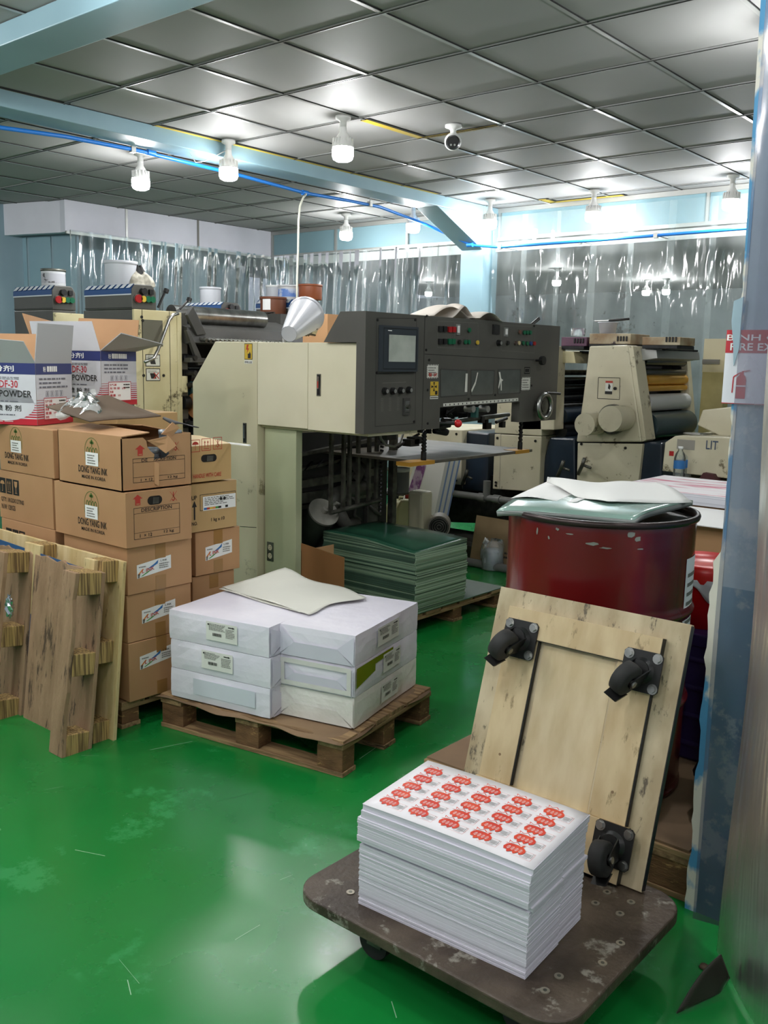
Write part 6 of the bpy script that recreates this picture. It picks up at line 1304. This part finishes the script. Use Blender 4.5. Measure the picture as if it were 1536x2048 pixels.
q.box(P(1386, 1000, y=7.0)-V3(0, 0, .0), P(1460, 745, y=7.1), mat('yellowed cabinet', 'bfb27a', .5, c2='a89b66', ns=4, c3='6d6138', ns3=8, th3=.62)); wc_ = q.build('wall_cabinet'); tag(wc_, 'yellowed stained cabinet standing behind the press near the column', 'cabinet')
q = MB(); q.box(P(1404, 745, y=7.15), P(1460, 678, y=7.2), mat('yellowed poster', 'c9c0a0', .6)); q.box(P(1404, 728, y=7.14), P(1440, 719, y=7.15), inkg); q.build('back_panel', wc_)
# pot, cup, bottles, tools
c = P(1215, 668, y=KY+.25); t = thing('ink_pot', 'grey pot with a knife lying across it on top of the ivory unit', 'pot', tuple(c)); T = tr(c)
MB().lathe([(0, 0), (.055, 0), (.065, .075), (.072, .078), (.072, .083), (.06, .083), (.055, .01), (0, .01)], cone, T, n=28).build('pot_body', t); 
c2_ = c+V3(.02, -.03, .092); tag(MB().cyl(c2_, c2_+V3(.14, .03, .012), .009, black, n=10).cyl(c2_-V3(.1, .02, .004), c2_, .004, steel, n=8).build('ink_knife'), 'black-handled ink knife lying across the grey pot', 'knife')
c = P(1156, 672, y=KY+.25); tag(MB().lathe([(.05, 0), (.055, .055), (.05, .055), (.046, .0)], film('clear cup plastic', haze=.4), tr(c), n=24).build('plastic_cup'), 'small clear cup on the purple-stained tray', 'cup')
bf = film('bottle plastic', haze=.15, gloss=1.5, rough=.05, bump=.1)
for i, (x, dy_) in enumerate(((1358, 0), (1372, .1))):
    c = P(x, 944, y=KY-.42+dy_); c.z = P(1358, 958, y=KY-.42).z+.0; t = thing('water_bottle', ('clear water bottle with blue label on the press ledge', 'second clear bottle right behind the blue-labelled one')[i], 'bottle', tuple(c), 0, 'water bottles on the press ledge'); T = tr(c)
    MB().lathe([(0, 0), (.033, 0), (.035, .01), (.035, .13), (.028, .155), (.014, .175), (.014, .185)], bf, T, n=24).build('bottle_body', t); MB().lathe([(0, .183), (.016, .183), (.016, .2), (0, .2)], white, T, n=16).build('cap', t)
    MB().lathe([(.0357, .065), (.0357, .115)], ltblu, T, n=24).build('bottle_label', t, label='blue label')
c = P(1395, 872, y=KY-.15); tag(MB().lathe([(0, 0), (.06, 0), (.09, .012), (.088, .016), (.06, .006), (0, .006)], steel, tr(c), n=30).build('steel_plate'), 'shallow steel dish on the press delivery cover', 'dish')
zl = P(1358, 958, y=KY-.42).z
for k, (x, L_) in enumerate(((1375, .12), (1388, .15))): c = P(x, 944, y=KY-.40); tag(MB().cyl((c.x, c.y, zl+.008), (c.x+L_, c.y-.03, zl+.01), .007, (steel, blackm)[k], n=8).build('hand_tool'), ('bright steel tool lying on the press ledge', 'dark steel tool lying on the press ledge beside the rag')[k], 'tool')
c = P(1410, 940, y=KY-.40); tag(MB().prism([(c.x-.04, zl), (c.x+.08, zl), (c.x+.05, zl+.045), (c.x-.01, zl+.05)], 1, c.y, c.y+.08, mat('maroon rag', '4a2426', .8)).build('cleaning_rag'), 'maroon cleaning rag heaped on the press ledge', 'rag')
c = P(905, 848, y=5.2); 
# ================================================================ left-hand presses
bw_ = mat('white stripe film', 'c9ced2', .35); bb_ = mat('blue stripe film', '24497c', .35)
def press_head(t, x, y, z, L_, W_, H_, cover=True):
    """grey control head: striped top film, push buttons on its end. x,y,z: near end corner at its base; L_ to -x, W_ to +y"""
    b = MB(); n = 6; pr = [(y, z), (y+W_, z), (y+W_, z+H_*.75)]+[(y+W_-.05*W_-.25*W_*math.sin(PI/2*k/n)*.0-.12*W_*(k/n), z+H_*(.75+.25*math.sin(PI/2*k/n))) for k in range(n+1)]+[(y+.05, z+H_), (y, z+H_*.86)]
    b.prism([(y, z), (y+W_, z), (y+W_, z+H_*.72), (y+W_*.9, z+H_*.93), (y+W_*.8, z+H_), (y+W_*.12, z+H_), (y, z+H_*.8)], 0, x-L_, x, grey)
    F = Face(b, (x-L_, y, z), (1, 0, 0), (0, 0, 1)); F.line((0, .01), (L_, .01), .004, seam); b.build('control_head', t, .006)
    q = MB(); F = Face(q, (x-L_, y-.002, z), (1, 0, 0), (0, 0, 1)); F.rect(0, H_*.60, L_*1.0, H_*.80, bb_, 1); F.rect(0, H_*.56, L_, H_*.61, bw_, 2)
    q.add([V3(x-L_, y-.003, z+H_*.80), V3(x, y-.003, z+H_*.80), V3(x, y+W_*.12, z+H_*1.01), V3(x-L_, y+W_*.12, z+H_*1.01)], [(0, 1, 2, 3)], bb_)
    for k in range(8): a = x-L_+L_*(k+.15)/8; q.add([V3(a, y-.005, z+H_*.84), V3(a+L_*.08, y-.005, z+H_*.84), V3(a+L_*.08+.01, y+W_*.10, z+H_*1.005), V3(a+.01, y+W_*.10, z+H_*1.005)], [(0, 1, 2, 3)], bw_)
    q.build('striped_film', t, label='blue and white striped film')
    for i, m_ in enumerate((red, yel, grn, grn)):
        q = MB(); F = Face(q, (x, y, z), (0, 1, 0), (0, 0, 1)); r = .026 if i == 0 else .02; F.knob(W_*(.22+.19*i), H_*.42, r*1.15, .01, steeld); F.knob(W_*(.22+.19*i), H_*.42, r, .022, m_); q.build('push_button', t)
    q = MB(); F = Face(q, (x, y, z), (0, 1, 0), (0, 0, 1)); F.knob(W_*.42, H_*.72, .022, .03, black); F.slab(W_*.68, H_*.62, W_*.84, H_*.82, .015, black); q.build('selector_knob', t)
# nearest unit with its rollers
d2 = 5.95; c0 = P(264, 618, d=d2); e0 = P(170, 620, y=c0.y); UX, UY, UZ = c0.x, c0.y, c0.z
t = thing('offset_press', 'cream offset press with grey striped head, chrome lever and open rollers behind the powder boxes', 'printing machine', (UX-.3, UY+.6, 0))
zh = P(264, 574, d=d2).z-UZ+.02; L2 = UX-e0.x; W2 = P(313, 618, x=UX).y-UY
press_head(t, UX, UY, UZ, L2, W2, zh)
MB().box((UX-L2-.02, UY-.0, 0), (UX-.002, UY+W2+.25, UZ-.002), grey).build('rear_housing', t, .004)
yF = P(350, 640, x=UX).y
b = MB(); b.box((UX-.001, UY+.0, 0), (UX+.02, yF, UZ-.0), oldcream); b.box((UX-.3, UY+W2, 0), (UX+.0, yF, UZ-.01), oldcream)
F = Face(b, (UX+.02, 0, 0), (0, 1, 0), (0, 0, 1)); F.line((UY+(yF-UY)*.18, .8), (UY+(yF-UY)*.18, UZ), .004, seam); F.line((UY+(yF-UY)*.82, .3), (UY+(yF-UY)*.82, UZ), .004, seam)
a, c = F.px(284, 692), F.px(325, 641); F.rect(a[0], a[1], c[0], c[1], mat('olive plate', '5c5a4c', .5)); 
for x0, y0, x1, y1 in ((291, 733, 320, 709), (292, 762, 320, 737)):
    a, c = F.px(x0, y0), F.px(x1, y1); F.rect(a[0], a[1], c[0], c[1], ink, 1); F.rect(a[0]+.005, a[1]+.005, c[0]-.005, c[1]-.005, stick, 2); F.lines(a[0]+.015, (a[1]+c[1])/2+.01, c[0]-.015, c[1]-.012, 2, inkg, 3, 4); F.poly([(a[0]+.04, a[1]+.015), (a[0]+.08, a[1]+.015), (a[0]+.07, a[1]+.05), (a[0]+.03, a[1]+.05)], ink, 3)
    if y0 > 740: F.line((a[0]+.06, a[1]+.015), (a[0]+.1, a[1]+.055), .006, inkred, 4); F.line((a[0]+.06, a[1]+.055), (a[0]+.1, a[1]+.015), .006, inkred, 4)
for (x, y) in ((287, 751), (327, 751), (285, 641), (283, 634)): u, v = F.px(x, y); F.knob(u, v, .010, .004, black, 10)
b.build('side_frame', t, .004)
q = MB(); c = P(354, 700, x=UX)
q.box((UX-.25, yF, 0), (UX+.025, yF+.035, P(350, 625, x=UX).z), oldcream); q.box((UX-.0, yF+.03, P(350, 785, x=UX).z), (UX+.03, yF+.075, P(350, 752, x=UX).z), oldcream); q.build('frame_edge', t, .004)
q = MB(); q.tube([P(356, 627, x=UX+.06), P(346, 630, x=UX+.07), P(338, 640, x=UX+.08), P(316, 700, x=UX+.10), P(308, 716, x=UX+.11), P(290, 724, x=UX+.12)], .011, steel, n=12); q.build('chrome_lever', t, label='bent chrome lever')
for (x0, y0, x1, y1) in ((316, 615, 331, 582), (360, 618, 377, 600)): q = MB(); a, c = P(x0, y0, x=UX), P(x1, y1, x=UX); q.cyl(a, c, .008, black, n=8); q.cyl(c-V3(0, 0, .01), c+V3(0, .01, .012), .018, black, n=12); q.build('black_lever', t)
# ink duct and rollers stretching along the machine
yE = P(598, 660, x=UX).y
q = MB(); r1 = P(352, 648, x=UX-.1)
q.cyl((UX-.08, yF+.03, UZ-.01), (UX-.08, yE-.3, UZ-.015), .06, steel, n=28); q.build('duct_roller', t)
q = MB(); q.prism([(UX-.3, UZ-.10), (UX-.25, UZ-.02), (UX+.05, UZ-.10), (UX+.08, UZ-.20), (UX+.03, UZ-.21)], 1, yF+.06, yE, grey2)
for k in range(22): y = yF+.15+(yE-yF-.3)*k/22; q.cyl((UX+.05, y, UZ-.17), (UX+.12, y+.015, UZ-.185), .013, steeld, n=8)
q.build('ink_duct', t, .004)
q = MB(); q.box((UX+.0, yF+.05, UZ-.33), (UX+.09, yE-.1, UZ-.30), grey2); q.prism([(yF+.04, UZ-.02), (yF+.09, UZ+.04), (yF+.2, UZ-.14), (yF+.12, UZ-.15)], 0, UX+.05, UX+.08, grey2); q.prism([(yF+.03, UZ-.12), (yF+.06, UZ-.12), (yF+.18, UZ-.34), (yF+.13, UZ-.35)], 0, UX+.05, UX+.08, grey2); q.build('duct_guard', t, .003)
for (z_, r, m_, xo) in ((UZ-.42, .055, blk, -.1), (UZ-.50, .07, mat('teal roller', '1d4448', .3), -.12), (UZ-.62, .085, mat('tan rubber roller', 'b07a4c', .5), -.02), (UZ-.80, .06, blk, -.04), (UZ-1.05, .15, mat('pale blanket cylinder', 'b4b6b2', .4), -.05)):
    MB().cyl((UX+xo+.06, yF+.12, z_), (UX+xo+.06, yE-.05, z_), r, m_, n=32).build('roller', t)
for (z_, r) in ((UZ-.30, .035), (UZ-.40, .03), (UZ-.48, .04), (UZ-.60, .06), (UZ-.74, .04), (UZ-1.05, .17)):
    q = MB(); q.cyl((UX+.0, yF+.05, z_), (UX+.0, yF+.10, z_), r*.75, blackm, n=24)
    if r < .05: q.cyl((UX+.0, yF+.08, z_), (UX+.10, yF+.09, z_), .018, blackm, n=12)
    q.build('bearing_gear', t)
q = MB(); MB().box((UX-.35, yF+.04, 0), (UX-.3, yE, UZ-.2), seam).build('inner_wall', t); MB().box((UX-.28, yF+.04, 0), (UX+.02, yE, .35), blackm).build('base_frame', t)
MB().box((UX-.3, yE, 0), (UX+.02, yE+.1, UZ-.05), oldcream).build('side_frame', t, .005)
# second head further left on the same line
d1 = 6.6; c0 = P(105, 606, d=d1); e0 = P(28, 612, y=c0.y); x_, y_, z_ = c0.x, c0.y, P(104, 619, d=d1).z
t = thing('offset_press', 'leftmost cream press unit with grey striped head and tin, at the far left', 'printing machine', (x_-.3, y_+.3, 0))
W1 = P(152, 618, x=x_).y-y_; L1 = x_-e0.x; press_head(t, x_, y_, z_, L1, W1, P(105, 576, d=d1).z-z_+.02)
MB().box((x_-L1, y_, 0), (x_-.002, y_+W1, z_-.002), grey).build('rear_housing', t, .004); MB().box((x_-.001, y_, 0), (x_+.02, y_+W1*1.3, z_-.02), oldcream).build('side_frame', t, .004)
T1 = (x_, y_, z_, L1, W1, P(105, 576, d=d1).z-z_+.02)
# two farther machines
def far_press(label, cxp, cyp, d_, lp, rp, top):
    c0 = P(cxp, cyp, d=d_); L_ = c0.x-P(lp, cyp, y=c0.y).x; W_ = P(rp, cyp, x=c0.x).y-c0.y
    t = thing('offset_press', label, 'printing machine', (c0.x-.2, c0.y+.3, 0)); H_ = P(cxp, top, d=d_).z-c0.z; press_head(t, c0.x, c0.y, c0.z, L_, W_, H_)
    MB().box((c0.x-L_, c0.y, 0), (c0.x-.002, c0.y+W_, c0.z-.002), grey).build('rear_housing', t, .004); MB().box((c0.x-.001, c0.y, 0), (c0.x+.02, c0.y+W_+.05, c0.z-.0), oldcream).build('side_frame', t, .004)
    MB().box((c0.x-L_, c0.y+W_, 0), (c0.x, c0.y+W_+.06, c0.z-.01), oldcream).build('side_frame', t, .004)
    return c0, L_, W_, H_
F3_ = far_press('far cream press with small striped head, between the chrome lever machine and the tins', 443, 637, 7.4, 368, 482, 604)
F4_ = far_press('far cream press carrying several ink tins, behind the pale grey cone', 604, 640, 7.9, 512, 642, 598)
# tins and rags
x, y, z, L_, W_, H_ = T1; c = P(55, 572, d=d1+.1); tin('white printed ink tin on the leftmost press head', c.x, y+.16, z+H_, .085, .13, mat('white tin paint', 'c2c4c6', .4), steeld, mat('tin print', 'a9aab0', .5, c2='4a4a4a', ns=18, contrast=.05, fac=.6))
c = P(235, 574, y=UY+.12); tin('large pale grey ink bucket on the second press head', c.x, UY+.15, UZ+zh, .105, .165, cone, cone)
R_ = random.Random(3); q = MB(); c = P(268, 566, y=UY+.2)
def fn(u, v):
    a, e = 2*PI*u, PI*.5*v; r = 1+.15*math.sin(a*5+e*3)+.1*math.sin(a*9); return V3(c.x+.12*r*math.cos(a)*math.cos(e), UY+.24+.09*r*math.sin(a)*math.cos(e), UZ+zh+.10*math.sin(e)*(1+.15*math.sin(a*4)))
q.sheet(fn, 28, 8, mat('dirty white rag', 'c4bfb0', .8, c2='8f8a7c', ns=20)); tag(q.build('rag_pile'), 'crumpled dirty white rags heaped beside the grey bucket', 'rags')
q = MB(); 
def fn(u, v): a = 2*PI*u; return V3(c.x+.0+.05*math.cos(a)*(1-v*.6), UY+.24+.04*math.sin(a)*(1-v*.6), UZ+zh+.09+.05*v+.012*math.sin(a*4))
q.sheet(fn, 14, 4, blackr); tag(q.build('black_cloth'), 'small black cloth on top of the rag heap', 'cloth')
c0, L_, W_, H_ = F3_; c = P(417, 602, y=c0.y+.12); tin('pale grey tin on the small far striped head', c.x, c0.y+.14, c0.z+H_, .085, .13, cone, cone)
c = P(400, 632, y=c0.y-.1)
c0, L_, W_, H_ = F4_; brn = mat('rust brown tin', '8a4a2a', .4)
for x, m_, bd, lb, r in ((548, cone, None, 'grey tin, left one on the farthest press head', .085), (577, mat('white tin paint', 'c2c4c6'), mat('blue tin print', 'b9c3d6', .5, c2='5b7fc0', ns=14, contrast=.1), 'white and blue printed tin between the grey and the rust tin', .105), (617, brn, None, 'rust brown tin, right one on the farthest press head', .1)):
    c = P(x, 598, y=c0.y+.14); tin(lb, c.x, c0.y+.16, c0.z+H_, r, .135 if r < .09 else .13, m_, m_ if m_ is not cone else white, bd)
c = P(543, 628, y=c0.y-.12); t = tin('wide brown tin with a white label, in front of the farthest head', c.x, c0.y-.10, c.z-.01, .11, .15, mat('brown tin', '6d3f28', .5), mat('brown tin', '6d3f28')); 
b = MB(); a_ = math.atan2(-c0.y, -c.x)
def fn(u, v): a = a_-.9+.7*u; return V3(c.x+.1115*math.cos(a), c0.y-.10+.1115*math.sin(a), c.z+.03+.09*v)
b.sheet(fn, 6, 1, whitep); b.build('tin_label', t, label='white label')
MB_ = MB(); MB_.box((c.x-.30, c0.y-.30, 0), (c.x+.30, c0.y-.004, c.z-.011), grey2); tag(MB_.build('side_table'), 'dark machine side table carrying the wide brown tin and loose hoses', 'table')
R_ = random.Random(5); pts = [P(500+R_.uniform(-12, 50), 632-R_.uniform(-4, 8), y=c0.y-.2+R_.uniform(-.08, .08)) for _ in range(22)]
tag(MB().tube(pts, .008, mat('dark hose', '3b332c', .5), n=6).build('hose_coil'), 'dark tangle of hoses left of the brown tin', 'hose')
c = P(650, 650, d=6.6); tag(MB().box(c-V3(.12, .1, c.z), c+V3(.12, .1, .07), card).build('cardboard_box'), 'small tan carton standing between the far press and the console', 'box')
